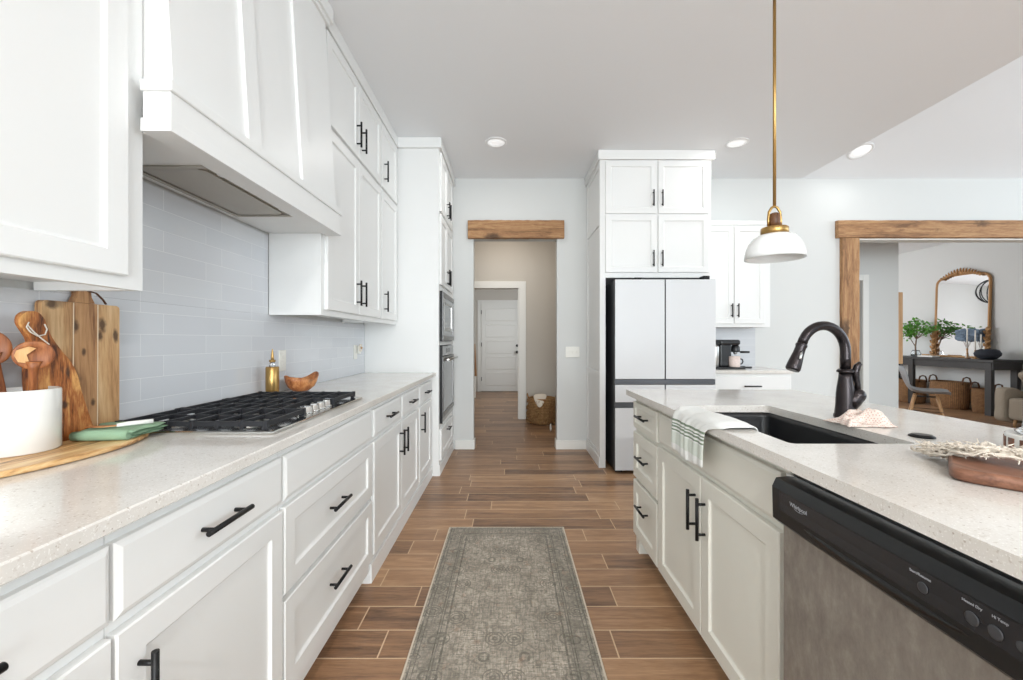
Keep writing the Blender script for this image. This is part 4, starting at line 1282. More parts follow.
# striped towel draped over the counter edge into the sink
m = MB()
prof = []   # (x, z) path from hanging hem, up and over, into the sink
for q in [(.657, .775), (.655, .80), (.656, .84), (.659, .88), (.662, .905), (.668, .917), (.680, .922), (.705, .924), (.735, .924), (.765, .924), (.778, .920), (.786, .907), (.789, .885), (.792, .85)]:
    prof.append(q)
nv = 30
vs = []
random.seed(3)
for k, (x, z) in enumerate(prof):
    for j in range(nv + 1):
        v = j / nv
        yA = 1.690 if k < 7 else 1.74 ; yB = 1.415 if k < 5 else 1.325
        y = yA + (yB - yA) * v
        if k < 5: y += -.010 * (5 - k) / 5 * math.sin(v * 5)
        amp = .0055 * (1 if k < 5 else .35)
        fold = amp * (math.sin(v * 15 + .6) + .6 * math.sin(v * 29 + 1))
        if k < 4 and v > .82: fold -= .012 * math.sin((v - .82) / .18 * PI)
        if k < 5: X_ = x - abs(fold); Z_ = z + .012 * (v - .6) * (5 - k) / 5 - .012 * math.sin(v * 4) * (5 - k) / 5
        if k < 5: Z_ -= .026 * v ** 1.5 * (5 - k) / 5
        elif k < 10: X_ = x; Z_ = z + max(0, fold) * 1.5 + .010 * math.sin(min(1, max(0, (v - .45) / .5)) * PI) 
        else: X_ = x + abs(fold) * .3; Z_ = z + (.006 if k == 10 else 0)
        vs.append((X_, y, Z_))
n_ = len(vs)
K = len(prof)
fs = [(k * (nv + 1) + j, k * (nv + 1) + j + 1, (k + 1) * (nv + 1) + j + 1, (k + 1) * (nv + 1) + j) for k in range(K - 1) for j in range(nv)]
m.add(vs, fs, True)
tw_ = obj('striped_towel', m, M['towel'], off=Vector((0, 0, 0)))
sm = tw_.modifiers.new('thick', 'SOLIDIFY'); sm.thickness = .004; sm.offset = 0
ss = tw_.modifiers.new('sub', 'SUBSURF'); ss.levels = 1; ss.render_levels = 1
tag(tw_, 'white towel with green stripes draped over the island edge into the sink', 'towel')

# popup outlet
po = thing('popup_outlet', (1.214, 1.238, CT + .001), 'round black pop-up outlet cap in the island top', 'outlet')
obj('rim', MB().lathe([(.030, 0), (.030, .003), (.026, .005)], 1.214, 1.238, 32, 'z', CT + .001), M['black'], po)
obj('cap', MB().lathe([(.024, 0), (.024, .0015), (.020, .002)], 1.214, 1.238, 32, 'z', CT + .0062), M['dw_plastic'], po)

# dishwasher
dw = thing('dishwasher', (.70, .76, 0), 'stainless dishwasher with a black control panel in the island', 'dishwasher')
wy0, wy1 = .458, 1.055
obj('tub', MB().box(.727, 1.30, wy0 + .004, wy1 + .022, .10, CB - .004).box(.80, 1.30, wy0 + .004, wy1 + .022, 0, .10), M['dark_steel'], dw)
obj('top_trim', MB().box(.698, .726, wy0 + .004, wy1 + .006, .856, .865), M['chrome'], dw)
m = MB().box(.682, .7255, wy0, wy1 - .004, .115, .744, .004)
door = obj('door', m, M['dw_steel'], dw)
# control panel with bevelled front
m = MB()
prof_ = [(.7255, .7455), (.672, .7455), (.659, .757), (.657, .835), (.667, .856), (.7255, .862)]
rs = []
for y, ins_ in ((wy1 + .010, .014), (wy1 - .002, .0), (wy0 + .002, .0), (wy0 - .002, .01)):
    rs.append([(min(x + ins_, .7255), y, z + (ins_ * .3 if z < .8 else -ins_ * .3)) for x, z in prof_])
m.rings(rs, False)
cp = obj('control_panel', m, M['dw_plastic'], dw)
obj('panel_face', MB().add([(.6566, y, z) if z > .8 else (.6578, y, z) for y, z in ((wy1 - .03, .786), (wy1 - .03, .833), (wy0 + .01, .833), (wy0 + .01, .786))], [(0, 1, 2, 3)]).box(.6573, .6585, wy0 + .012, wy1 - .032, .787, .832), M['dw_panel'], cp)
m = MB()
rs = []
for i in range(13):
    q = i / 12; y = .94 - .34 * q; h = .016 * math.sin(PI * q) ** .6
    rs.append([(.6575, y, .776), (.6575, y, .776 - h - .0005), (.6590, y, .776 - h - .0005), (.6590, y, .776)])
m.rings(rs, True)
obj('pocket_handle', m, M['dw_plastic'], cp)
def text_mesh(body, size, mat, parent, origin, ux, uz, name, label=None):
    """lettering as real thin geometry: origin = left baseline, ux = reading direction"""
    cu = bpy.data.curves.new('lettering', 'FONT'); cu.body = body; cu.size = size; cu.extrude = .0002
    o = bpy.data.objects.new('lettering', cu); COL.objects.link(o)
    dg = bpy.context.evaluated_depsgraph_get()
    me = bpy.data.meshes.new_from_object(o.evaluated_get(dg))
    ux, uz = Vector(ux).normalized(), Vector(uz).normalized(); w = ux.cross(uz)
    R = Matrix((ux, uz, w)).transposed().to_4x4(); R.translation = Vector(origin)
    root = parent
    while root.parent is not None: root = root.parent
    me.transform(Matrix.Translation(-Vector(root.location)) @ R)
    bpy.data.objects.remove(o); bpy.data.curves.remove(cu)
    me.materials.clear(); me.materials.append(mat)
    r = bpy.data.objects.new(name, me); COL.objects.link(r); r.parent = parent
    if label: r['label'] = label
    return r
nY = (0, -1, 0); uZ = (0, 0, 1)
text_mesh('Whirlpool', .0135, M['print'], cp, (.6560, .985, .812), nY, uZ, 'logo', 'silver maker lettering')
m = MB()
m.tube([(.6561, .955 - .019 * math.cos(a) , .815 + .0075 * math.sin(a)) for a in [x_ * PI / 10 for x_ in range(12, 20)]], .0004, 6)
obj('logo_swoosh', m, M['print'], cp)
text_mesh('Start/Resume', .0065, M['print'], cp, (.6560, .690, .822), nY, uZ, 'lettering')
text_mesh('Heated Dry', .0055, M['print'], cp, (.6560, .610, .823), nY, uZ, 'lettering')
text_mesh('Hi Temp', .0055, M['print'], cp, (.6560, .572, .823), nY, uZ, 'lettering')
for (y, z, r) in ((.668, .806, .0085), (.597, .804, .0095), (.568, .804, .0095), (.538, .806, .007), (.518, .806, .007)):
    m = MB().lathe([(r, 0), (r, -.0008), (r * .8, -.001)], .6565, y, 24, 'x', z)
    obj('button', m, M['dark_steel'], cp)

# board, garland, cloche on the island
bt = MB()
def bline(k, z, n=48):
    pts = []
    for i in range(n):
        a = 2 * PI * i / n
        c_, s_ = math.cos(a), math.sin(a)
        p = .22
        x = math.copysign(abs(c_) ** p, c_) * (.155 - k); y = math.copysign(abs(s_) ** p, s_) * (.125 - k)
        th = -.80
        pts.append((1.088 + x * math.cos(th) - y * math.sin(th), .828 + x * math.sin(th) + y * math.cos(th), z))
    return pts
bt.rings([bline(.006, CT + .001), bline(0, CT + .006), bline(0, CT + .022), bline(.006, CT + .027)], True)
tag(obj('wooden_board', bt, M['walnut']), 'thick red-brown wooden board at the right edge of the island', 'board')
# cotton garland: twisted fluffy rope
m = MB(); random.seed(21)
path = [Vector(p) for p in ((1.035, 1.030, .928), (1.015, .975, .932), (1.005, .925, .952), (1.01, .872, .962), (1.05, .83, .964), (1.11, .80, .964))]
def cr(P, t):
    n = len(P) - 1; i = min(int(t * n), n - 1); q = t * n - i
    p0, p1, p2, p3 = P[max(0, i - 1)], P[i], P[i + 1], P[min(n, i + 2)]
    return .5 * ((2 * p1) + (-p0 + p2) * q + (2 * p0 - 5 * p1 + 4 * p2 - p3) * q * q + (-p0 + 3 * p1 - 3 * p2 + p3) * q ** 3)
for st in range(26):
    ph = random.uniform(0, 6.3); rad0 = random.uniform(.004, .019); fq = random.uniform(22, 34)
    sh = Vector((random.uniform(-.012, .022), random.uniform(-.012, .026), random.uniform(0, .006)))
    pts = []
    for i in range(70):
        q = i / 69
        c_ = cr(path, q)
        pts.append(c_ + sh + Vector((math.cos(fq * q + ph) * rad0, math.sin(fq * q + ph) * rad0, max(-.004, math.sin(fq * q + ph * 1.7) * rad0 * .6))) + Vector((random.uniform(-.002, .002),) * 3))
    m.tube(pts, [random.uniform(.0022, .0042) for _ in pts], 6)
for k in range(420):
    q = random.random(); c_ = cr(path, q)
    a = random.uniform(0, 6.3); l = random.uniform(.008, .020)
    b_ = c_ + Vector((math.cos(a) * .022, math.sin(a) * .022, random.uniform(-.004, .018)))
    e_ = b_ + Vector((math.cos(a) * l, math.sin(a) * l, random.uniform(-.006, .008)))
    e_.z = max(e_.z, CT + .004); b_.z = max(b_.z, CT + .004)
    m.tube([b_, e_], [.002, .0006], 4)
tag(obj('cotton_garland', m, M['cream_cloth']), 'cream knotted cotton garland trailing over the wooden board', 'garland')
# cloche on checked marble-and-wood stand
CLX, CLY = 1.303, .990
cs = thing('cake_stand', (CLX, CLY, CT), 'low white stand inlaid with wood squares at the right edge of the island', 'stand')
rS = .09
obj('plinth', MB().lathe([(rS - .002, 0), (rS, .002), (rS, .054), (rS - .003, .057)], CLX, CLY, 48, 'z', CT + .001), M['crock'], cs)
for k in range(18):
    a = 2 * PI * k / 18
    m = MB()
    rs = []
    for i in range(5):
        b_ = a + (i / 4 - .5) * .20
        rs.append([(CLX + (rS + w_) * math.cos(b_), CLY + (rS + w_) * math.sin(b_), z_) for w_, z_ in ((.0003, CT + .012), (.0015, CT + .012), (.0015, CT + .048), (.0003, CT + .048))])
    m.rings(rs, True)
    obj('wood_inlay', m, M['walnut'], cs)
gl = thing('glass_cloche', (CLX, CLY, CT + .058), 'clear glass cloche with a rounded rim standing on the inlaid stand', 'cloche')
zc0 = CT + .0585
pr = [(.070, 0), (.074, .004), (.070, .008), (.062, .012), (.060, .03), (.060, .075), (.054, .10), (.038, .118), (.018, .126), (.0, .127)]
pi_ = [(max(r - .003, 0), h - (.003 if h > .09 else 0)) for r, h in pr[3:]]
m = MB().lathe(pr + pi_[::-1][0:] + [(.067, 0)], CLX, CLY, 48, 'z', zc0, cap=False)
obj('dome', m, M['glass'], gl)
obj('knob', MB().lathe([(.006, .1275), (.006, .134), (.014, .142), (.016, .150), (.010, .158), (0, .160)], CLX, CLY, 24, 'z', zc0, cap=False), M['glass'], gl)

# ------------------------------------------------------------------ refrigerator and its enclosure
YE = 3.94
FB = face_back(YE)
en = thing('fridge_surround', (1.37, YE, 0), 'tall white cabinet surround reaching the ceiling around the refrigerator', 'cabinet')
ex0, ex1 = .851, 1.885
m = MB()
m.box(ex0, ex0 + .045, YE, YW - .002, 0, CEIL - .001).box(ex1 - .03, ex1, YE, YW - .002, 0, CEIL - .001)
m.box(ex0 + .045, ex1 - .03, YE, YW - .002, 1.785, CEIL - .001)
obj('body', m, M['cabinet'], en)
# left side applied frames
m = MB()
a0, a1 = YE + .001, YW - .003
X_ = ex0
for (y_0, y_1, z_0, z_1) in ((a0, a0 + .06, 0, UT), (a1 - .06, a1, 0, UT), (a0 + .06, a1 - .06, .0, .13), (a0 + .06, a1 - .06, .845, .905), (a0 + .06, a1 - .06, 2.29, 2.35), (a0 + .06, a1 - .06, UT - .05, UT)):
    m.box(X_ - .009, X_ - .0005, y_0, y_1, z_0, z_1)
m.box(X_ - .018, X_ - .0095, a0 - .004, a1, 0, .10, .002)
obj('side_frame', m, M['cabinet'], en)
m = MB()
m.box(ex0 - .027, ex1 + .027, YE - .026, YE - .0005, UT, CEIL - .001, .002).box(ex0 - .027, ex0 - .0095, YE, YW - .003, UT, CEIL - .001).box(ex1 + .0005, ex1 + .027, YE, YW - .003, UT, CEIL - .001)
obj('crown', m, M['cabinet'], en)
for (v0, v1, hv) in ((2.382, 2.872, 2.52), (1.832, 2.366, 1.958)):
    add_front(en, FB, 'door', .893, 1.370, v0, v1, 'shaker', (1.335, hv, True), hl=.15, fr=.05)
    add_front(en, FB, 'door', 1.386, 1.857, v0, v1, 'shaker', (1.418, hv, True), hl=.15, fr=.05)

YF = 3.765
fx0, fx1 = .942, 1.846
fr_ = thing('refrigerator', ((fx0 + fx1) / 2, YF + .35, 0), 'white glass-fronted four-door refrigerator in the tall surround', 'refrigerator')
obj('body', MB().box(fx0 + .004, fx1 - .004, YF + .055, 4.56, .02, 1.735), M['dark_steel'], fr_)
xm = 1.392
for (x0, x1, z0, z1, nm) in ((fx0, xm - .004, .848, 1.745, 'door'), (xm + .004, fx1, .848, 1.745, 'door'), (fx0, xm - .004, .640, .800, 'drawer'), (xm + .004, fx1, .640, .800, 'drawer'), (fx0, xm - .004, .028, .592, 'door'), (xm + .004, fx1, .028, .592, 'door')):
    d = obj(nm, MB().box(x0, x1, YF + .006, YF + .050, z0, z1, .002), M['dark_steel'], fr_)
    obj('glass_panel', MB().box(x0 + .0015, x1 - .0015, YF, YF + .0055, z0 + .002, z1 - .002, .001), M['fridge'], d)
m = MB().box(fx0, fx1, YF + .012, YF + .05, .803, .845).box(fx0, fx1, YF + .012, YF + .05, .595, .637)
obj('grip_channel', m, M['dark_steel'], fr_)
m = MB().box(fx0 + .01, fx1 - .13, YF + .06, YF + .10, 1.7355, 1.752).box(fx0 + .18, fx0 + .25, YF + .02, YF + .11, 1.7525, 1.764, .003).box(fx1 - .10, fx1 - .045, YF + .02, YF + .11, 1.7355, 1.78, .003)
obj('hinge_cover', m, M['black'], fr_)
obj('foot', MB().box(fx0 + .02, fx0 + .08, YF + .06, YF + .12, 0, .02), M['black'], fr_)
obj('foot', MB().box(fx1 - .08, fx1 - .02, YF + .06, YF + .12, 0, .02), M['black'], fr_)

# coffee station
YU = 4.30
uc = thing('upper_cabinet', (2.28, YU, UB), 'white two-door upper cabinet right of the refrigerator surround', 'cabinet')
m = MB().box(1.90, 2.664, YU, YW - .002, UB, 2.375)
obj('body', m, M['cabinet'], uc)
obj('crown', MB().box(1.915, 2.672, YU - .012, YW - .003, 2.3755, 2.42, .003), M['cabinet'], uc)
F = face_back(YU)
add_front(uc, F, 'door', 1.955, 2.283, 1.365, 2.36, 'shaker', (2.255, 1.50, True), hl=.14, fr=.05)
add_front(uc, F, 'door', 2.289, 2.60, 1.365, 2.36, 'shaker', (2.318, 1.50, True), hl=.14, fr=.05)
YB = 3.985
lc = thing('base_cabinet', (2.28, YB, 0), 'white base cabinet with one wide drawer under the coffee maker', 'cabinet')
obj('body', MB().box(1.90, 2.668, YB, YW - .002, .10, CB - .001).box(1.90, 2.668, YB + .07, YW - .002, 0, .10), M['cabinet'], lc)
F = face_back(YB)
add_front(lc, F, 'drawer', 1.93, 2.658, .715, .862, 'slab', (2.28, .765, False), hl=.16)
add_front(lc, F, 'door', 1.93, 2.272, .13, .694, 'shaker', (2.24, .56, True))
add_front(lc, F, 'door', 2.278, 2.62, .13, .694, 'shaker', (2.31, .56, True))
tag(obj('countertop', MB().box(1.89, 2.674, 3.95, YW - .002, CB, CT, .003), M['quartz']), 'small white quartz countertop of the coffee station', 'countertop')
bs = MB().box(1.89, 2.69, YW - .009, YW - .001, CT + .001, UB - .001)
def bs_mat():
    m_, t_, p_ = nt('back_wall_tile'); g = NG(t_)
    x, y, z = g.sep(g.coords('Object'))[:3]
    v = g.math('FRACT', g.math('DIVIDE', z, .0762))
    gr = g.math('LESS_THAN', v, .03)
    t_.links.new(g.mix(gr, lin((206, 208, 211)), lin((228, 229, 230))), p_.inputs['Base Color'])
    p_.inputs['Roughness'].default_value = .18
    return m_
tag(obj('backsplash', bs, bs_mat()), 'small panel of grey tile behind the coffee maker', 'backsplash')

# coffee maker
cm = thing('coffee_maker', (2.24, 4.22, CT + .001), 'black pod coffee maker with a side canister on the coffee station', 'coffee maker')
z0 = CT + .001
obj('base', MB().box(2.06, 2.35, 4.13, 4.33, z0, z0 + .016, .004), M['coffee'], cm)
obj('tower', MB().box(2.125, 2.24, 4.18, 4.33, z0 + .0165, z0 + .25, .015), M['coffee'], cm)
m = MB().box(2.115, 2.315, 4.15, 4.33, z0 + .235, z0 + .288, .018).lathe([(.040, 0), (.042, .012), (.040, .05), (.025, .075)], 2.29, 4.21, 24, 'z', z0 + .165)
obj('brew_head', m, M['coffee'], cm)
obj('chrome_band', MB().lathe([(.043, 0), (.043, .014)], 2.29, 4.21, 28, 'z', z0 + .245), M['chrome'], cm)
obj('nozzle', MB().lathe([(.012, 0), (.022, .02)], 2.29, 4.21, 20, 'z', z0 + .143), M['steel'], cm)
obj('lever', MB().cyl((2.332, 4.20, z0 + .165), (2.41, 4.17, z0 + .165), .011, 14), M['coffee'], cm)
m = MB().lathe([(.038, 0), (.040, .004), (.040, .20), (.036, .215), (.02, .222)], 2.085, 4.205, 32, 'z', z0 + .0165)
obj('water_tank', m, M['steel'], cm, 'cylindrical grey tank')
mg = thing('mug', (2.255, 4.165, z0 + .017), 'pink patterned mug on the tray of the coffee maker', 'mug')
obj('cup', MB().lathe([(.045, 0), (.050, .004), (.053, .03), (.053, .108), (.050, .108), (.050, .01), (0, .008)], 2.262, 4.175, 36, 'z', z0 + .0172, cap=False), M['mug'], mg)
obj('handle', MB().tube([(2.262 + .052, 4.17, z0 + .10), (2.262 + .074, 4.165, z0 + .092), (2.262 + .080, 4.165, z0 + .07), (2.262 + .070, 4.165, z0 + .05), (2.262 + .052, 4.17, z0 + .045)], .006, 10), M['black'], mg)
m = MB().box(2.345, 2.48, 4.30, 4.44, CT + .001, CT + .007, .002).box(2.345, 2.48, 4.30, 4.306, CT + .0072, CT + .012).box(2.345, 2.48, 4.434, 4.44, CT + .0072, CT + .012)
tag(obj('serving_tray', m, M['black']), 'flat black tray on the coffee station beside the coffee maker', 'tray')

for _o in (cm, mg): _o.location.x -= .032

# switch plate
sw = thing('light_switch', (.686, YW - .001, 1.068), 'white triple light switch plate on the wall left of the refrigerator surround', 'light switch')
obj('plate', MB().box(.612, .762, YW - .008, YW - .001, 1.010, 1.126, .002), M['plate'], sw)
for k in range(3):
    x = .640 + .047 * k
    obj('toggle', MB().box(x - .005, x + .005, YW - .018, YW - .0085, 1.058, 1.082, .001), M['plate'], sw)

# ------------------------------------------------------------------ recessed lights
def canlight(x, y, label, slope=0.0, r=.098, watts=CANW):
    z = CEIL if not slope else CEIL + SL * (YW - y)
    t = thing('recessed_light', (x, y, z), label, 'ceiling light', 'recessed ceiling lights')
    a = obj('trim_ring', MB().lathe([(r, -.001), (r, -.006), (r - .018, -.010), (r - .020, -.004)], 0, 0, 40, 'z', 0, cap=False), M['can_trim'], t, off=Vector((0, 0, 0)))
    b = obj('lens', MB().lathe([(r - .0205, -.0015), (r - .0205, -.005), (.03, -.008), (0, -.0085)], 0, 0, 40, 'z', 0, cap=True), M['lens'], t, off=Vector((0, 0, 0)))
    if slope: t.rotation_euler = (-math.atan(SL), 0, 0)
    d = bpy.data.lights.new('recessed_lamp', 'AREA'); d.shape = 'DISK'; d.size = .14
    d.energy = watts; d.color = (1.0, 0.985, 0.96)
    l = bpy.data.objects.new('recessed_lamp', d); COL.objects.link(l); l.parent = t; l.location = (0, 0, -.012)
    return t
canlight(-.125, 3.765, 'recessed ceiling light in front of the hall doorway')
canlight(2.04, 3.775, 'recessed ceiling light right of the refrigerator surround')
canlight(-.125, -2.2, 'unseen recessed light added as fill behind the camera above the aisle', watts=80)  # added out-of-view fill lamps, much stronger than the visible ones
canlight(2.04, -2.2, 'unseen recessed light added as fill behind the camera above the great room side', watts=80)
canlight(3.54, 4.24, 'recessed light on the sloped ceiling above the wide opening', 1, .11, 3.0)

# ------------------------------------------------------------------ pendant
PX, PY = 1.143, 1.815
pd = thing('pendant_light', (PX, PY, CEIL), 'white opal dome pendant on a brass rod over the island', 'pendant light')
obj('canopy', MB().lathe([(.065, -.001), (.065, -.018), (.055, -.024), (.01, -.026)], PX, PY, 32, 'z', CEIL), M['brass'], pd)
obj('rod', MB().cyl((PX, PY, 1.778), (PX, PY, CEIL - .0265), .0065, 14), M['brass'], pd)
m = MB().tube([(PX - .026, PY, 1.690), (PX - .027, PY, 1.72), (PX - .024, PY, 1.752), (PX - .012, PY, 1.772), (PX, PY, 1.777), (PX + .012, PY, 1.772), (PX + .024, PY, 1.752), (PX + .027, PY, 1.72), (PX + .026, PY, 1.690)], .0055, 10)
obj('loop', m, M['brass'], pd)
obj('socket_cup', MB().lathe([(.021, .0005), (.022, .03), (.021, .055), (.013, .062)], PX, PY, 24, 'z', 1.686), M['loop'], pd, 'dark walnut socket cup')
obj('collar', MB().lathe([(.050, 0), (.053, .002), (.053, .026), (.050, .029), (.02, .030)], PX, PY, 40, 'z', 1.656), M['brass'], pd)
pr = [(.042, .089), (.062, .086), (.082, .074), (.098, .054), (.108, .030), (.114, .006), (.116, -.016)]
sh = pr + [(.113, -.016), (.111, .006), (.105, .029), (.095, .052), (.080, .070), (.060, .081), (.042, .085)]
m = MB()
rs = []
for r, h in sh: rs.append([(PX + r * math.cos(2 * PI * i / 56), PY + r * math.sin(2 * PI * i / 56), 1.567 + h) for i in range(56)])
m.rings(rs, True, False, False, True)
obj('shade', m, M['opal'], pd)
obj('bulb', MB().sphere((PX, PY, 1.612), .028, 20).lathe([(.013, 0), (.013, .03)], PX, PY, 16, 'z', 1.625), M['opal'], pd)

# ------------------------------------------------------------------ rug
rug = obj('runner_rug', MB().box(-.387, .343, .48, 2.68, .001, .008, .002), M['rug'], off=Vector((-.022, 1.58, .001)))
tag(rug, 'faded grey and beige patterned runner rug on the plank floor between counters', 'rug')

# ------------------------------------------------------------------ hall basket
bk = thing('woven_basket', (.465, 6.08, 0), 'shaggy water-hyacinth basket on the hall floor behind the doorway', 'basket')
bx, by = .465, 6.08
prof_ = [(.165, .001), (.195, .02), (.210, .10), (.212, .20), (.200, .30), (.192, .37), (.184, .37), (.190, .28), (.200, .15), (.185, .03), (0, .02)]
m = MB()
rs = []
random.seed(5)
for r, h in prof_:
    rs.append([(bx + r * (1 + .015 * math.sin(7 * q)) * math.cos(q), by + r * (1 + .015 * math.cos(5 * q)) * math.sin(q), h) for q in [2 * PI * i / 48 for i in range(48)]])
m.rings(rs, True, True, False)
wb = obj('woven_body', m, M['raffia'], bk)
m = MB(); random.seed(9)
for k in range(420):
    a = random.uniform(0, 2 * PI); h = random.uniform(.03, .36)
    r = .205 if h < .25 else .197
    p0 = Vector((bx + r * math.cos(a), by + r * math.sin(a), h))
    l = random.uniform(.02, .045)
    p1 = p0 + Vector((math.cos(a) * .02, math.sin(a) * .02, -l * .2)); p2 = p0 + Vector((math.cos(a) * .028, math.sin(a) * .028, -l))
    if p2.z < .005: continue
    m.tube([p0, p1, p2], [.0045, .004, .002], 4)
fr2 = obj('fringe', m, M['raffia'], bk); fr2['kind'] = 'stuff'
m = MB()
for s_ in (-1, 1):
    m.tube([(bx + s_ * .195, by - .05, .36), (bx + s_ * .215, by - .04, .41), (bx + s_ * .215, by, .425), (bx + s_ * .215, by + .04, .41), (bx + s_ * .195, by + .05, .36)], .010, 8)
obj('handle', m, M['raffia'], bk)
m = MB()
vs = [(bx - .135, by - .170, .385), (bx + .04, by - .200, .385), (bx - .055, by - .235, .19), (bx - .15, by - .06, .43), (bx + .09, by - .03, .44), (bx - .02, by - .12, .425), (bx - .05, by - .228, .33)]
m.add(vs, [(0, 6, 5, 3), (6, 1, 4, 5), (0, 2, 6), (2, 1, 6), (3, 5, 4)], True)
bl = obj('cream_blanket', m, M['cream_cloth'])
bl.modifiers.new('thick', 'SOLIDIFY').thickness = .008
q = bl.modifiers.new('sub', 'SUBSURF'); q.levels = 2; q.render_levels = 2
tag(bl, 'cream blanket draped over the rim of the hall basket', 'blanket')
m = MB().tube([(.535 + .028 * math.cos(a) * .3, 5.52 + .03 * math.cos(a), .052 + .045 * math.sin(a)) for a in [2 * PI * i / 20 for i in range(20)]], .006, 8, closed=True)
tag(obj('cord_loop', m, M['candle']), 'small white loop standing on the hall floor by the doorway edge', 'loop')
# things leaning in the entry
wd = thing('leaning_board', (-.75, 9.0, 0), 'narrow wooden board leaning by the left wall of the far entry', 'board')
m = MB().prism([(8.72, .45), (8.80, .45), (8.80, 1.12), (8.72, 1.12)], lambda a, b: (-.800 + .05 * (1.2 - b), a, b), lambda a, b: (-.73 + .05 * (1.2 - b), a, b))
obj('plank', m, M['beam_v'], wd)
m = MB().prism([(8.725, .0), (8.795, .0), (8.795, .449), (8.725, .449)], lambda a, b: (-.755, a, b), lambda a, b: (-.715, a, b))
obj('foot_board', m, M['candle'], wd, 'white lower board')

# ------------------------------------------------------------------ dining side: console table, baskets, mirror
TX0, TX1, TY0, TY1 = 7.56, 8.04, 6.57, 8.72
TZ = .886
tb = thing('console_table', (7.8, 7.6, 0), 'long charcoal wood console table against the wall beyond the wide opening', 'table')
obj('table_top', MB().box(TX0, TX1, TY0, TY1, TZ - .045, TZ, .004), M['table'], tb)
obj('apron', MB().box(TX0 + .03, TX0 + .05, TY0 + .03, TY1 - .03, TZ - .16, TZ - .046).box(TX0 + .012, TX1 - .012, TY0 + .012, TY0 + .03, TZ - .16, TZ - .046).box(TX0 + .02, TX1 - .02, TY1 - .03, TY1 - .012, TZ - .16, TZ - .046), M['table'], tb)
for (lx, ly) in ((TX0 + .004, TY0 + .002), (TX1 - .065, TY0 + .002), (TX0 + .004, 7.86), (TX0 + .004, TY1 - .11), (TX1 - .065, TY1 - .11)):
    o_ = obj('leg', MB().box(lx, lx + .058, ly + .03 if ly > 7 else ly + .0305, ly + .125, 0, TZ - .0465 if ly > 8 or ly < 7 else TZ - .0465, .003), M['table'], tb)

def basket(x, y, r, h, label, sx=1.0, sy=1.0):
    t = thing('seagrass_basket', (x, y, 0), label, 'basket', 'seagrass baskets under the console table')
    m = MB().lathe([(r * .86, .001), (r * .92, .01), (r, h * .35), (r * 1.0, h * .7), (r * .97, h), (r * .93, h), (r * .95, h * .6), (r * .88, .03), (0, .02)], x, y, 40, 'z', 0, sx, sy, cap=True)
    obj('woven_body', m, M['wicker'], t)
    for s_ in (-1, 1):
        yy = y + s_ * r * sy * .95
        m = MB().tube([(x - .07, yy, h - .04), (x - .07, yy, h + .02), (x - .05, yy, h + .075), (x, yy, h + .09), (x + .05, yy, h + .075), (x + .07, yy, h + .02), (x + .07, yy, h - .04)], .012, 8)
        obj('handle', m, M['loop'], t)
    return t
basket(7.84, 6.91, .165, .40, 'smallest seagrass basket, behind the near leg of the console table', 1.0, 1.10)
basket(7.80, 7.46, .20, .47, 'largest seagrass basket, in the middle under the console table', .95, 1.50)
basket(7.78, 8.16, .19, .44, 'seagrass basket at the far left end under the console table', 1.0, 1.35)

# mirror, leaning slightly back on the wall
mr = thing('arched_mirror', (8.0, 7.44, TZ), 'tall gilt mirror with a carved crest standing on the console table', 'mirror')
my0, my1 = 6.99, 7.90
zb0, zsh, ztop = TZ + .001, 2.17, 2.38
def arch(k, n=14):
    a, b = my0 + k, my1 - k; c = (a + b) / 2; pts = [(a, zb0 + k), (b, zb0 + k)]
    hw = (b - a) / 2
    for i in range(n + 1):
        th = PI * i / n
        yv = c + hw * math.copysign(abs(math.cos(th)) ** .62, math.cos(th)); zv = zsh + (ztop - k - zsh) * abs(math.sin(th)) ** .62
        pts.append((yv, zv))
    return pts
def mx(z, o=0): return 7.975 + .045 * (z - zb0) / 1.5 - o
def loop3(k, o): return [(mx(z, o), y, z) for y, z in arch(k)]
m = MB()
m.rings([loop3(0, -.018), loop3(0, .010), loop3(.010, .020), loop3(.028, .014), loop3(.034, .0), loop3(.034, -.018)], True, False, False, True)
obj('frame', m, M['gold'], mr)
m = MB().rings([loop3(.030, .001), loop3(.030, -.012)], False)
obj('mirror_glass', m, M['mirror'], mr)
def leafy(m, pts, w):
    for (y, z, a, l) in pts:
        d = Vector((0, math.cos(a), math.sin(a))); n_ = Vector((-1, 0, 0))
        s_ = d.cross(n_)
        p = Vector((mx(z, .024), y, z))
        m.tube([p, p + d * l * .35 + n_ * .018, p + d * l * .75 + n_ * .014, p + d * l + n_ * .004], [w * .6, w, w * .7, w * .15], 6)
cy_ = (my0 + my1) / 2
m = MB()
pts = []
for i in range(-7, 8):
    yy = cy_ + i * .042; zz = ztop - .004 - .0016 * i * i * .9
    pts.append((yy, zz, PI / 2 - .12 * i, .06 + .05 * (1 - abs(i) / 8)))
    pts.append((yy, zz, (0.2 if i > 0 else PI - .2), .07))
leafy(m, pts, .018)
m.sphere((mx(ztop, .03), cy_, ztop + .02), .035, 12, (.6, 1, 1))
obj('carved_crest', m, M['gold'], mr)
for s_, y0_ in ((1, my1 - .01), (-1, my0 + .01)):
    m = MB(); pts = []
    for i in range(9):
        z_ = zb0 + .04 + i * .052
        pts.append((y0_, z_, PI / 2 + .7 * s_ * (1 if i % 2 else -1), .09))
        pts.append((y0_, z_, PI / 2, .08))
    leafy(m, pts, .022)
    obj('carved_corner', m, M['gold'], mr)

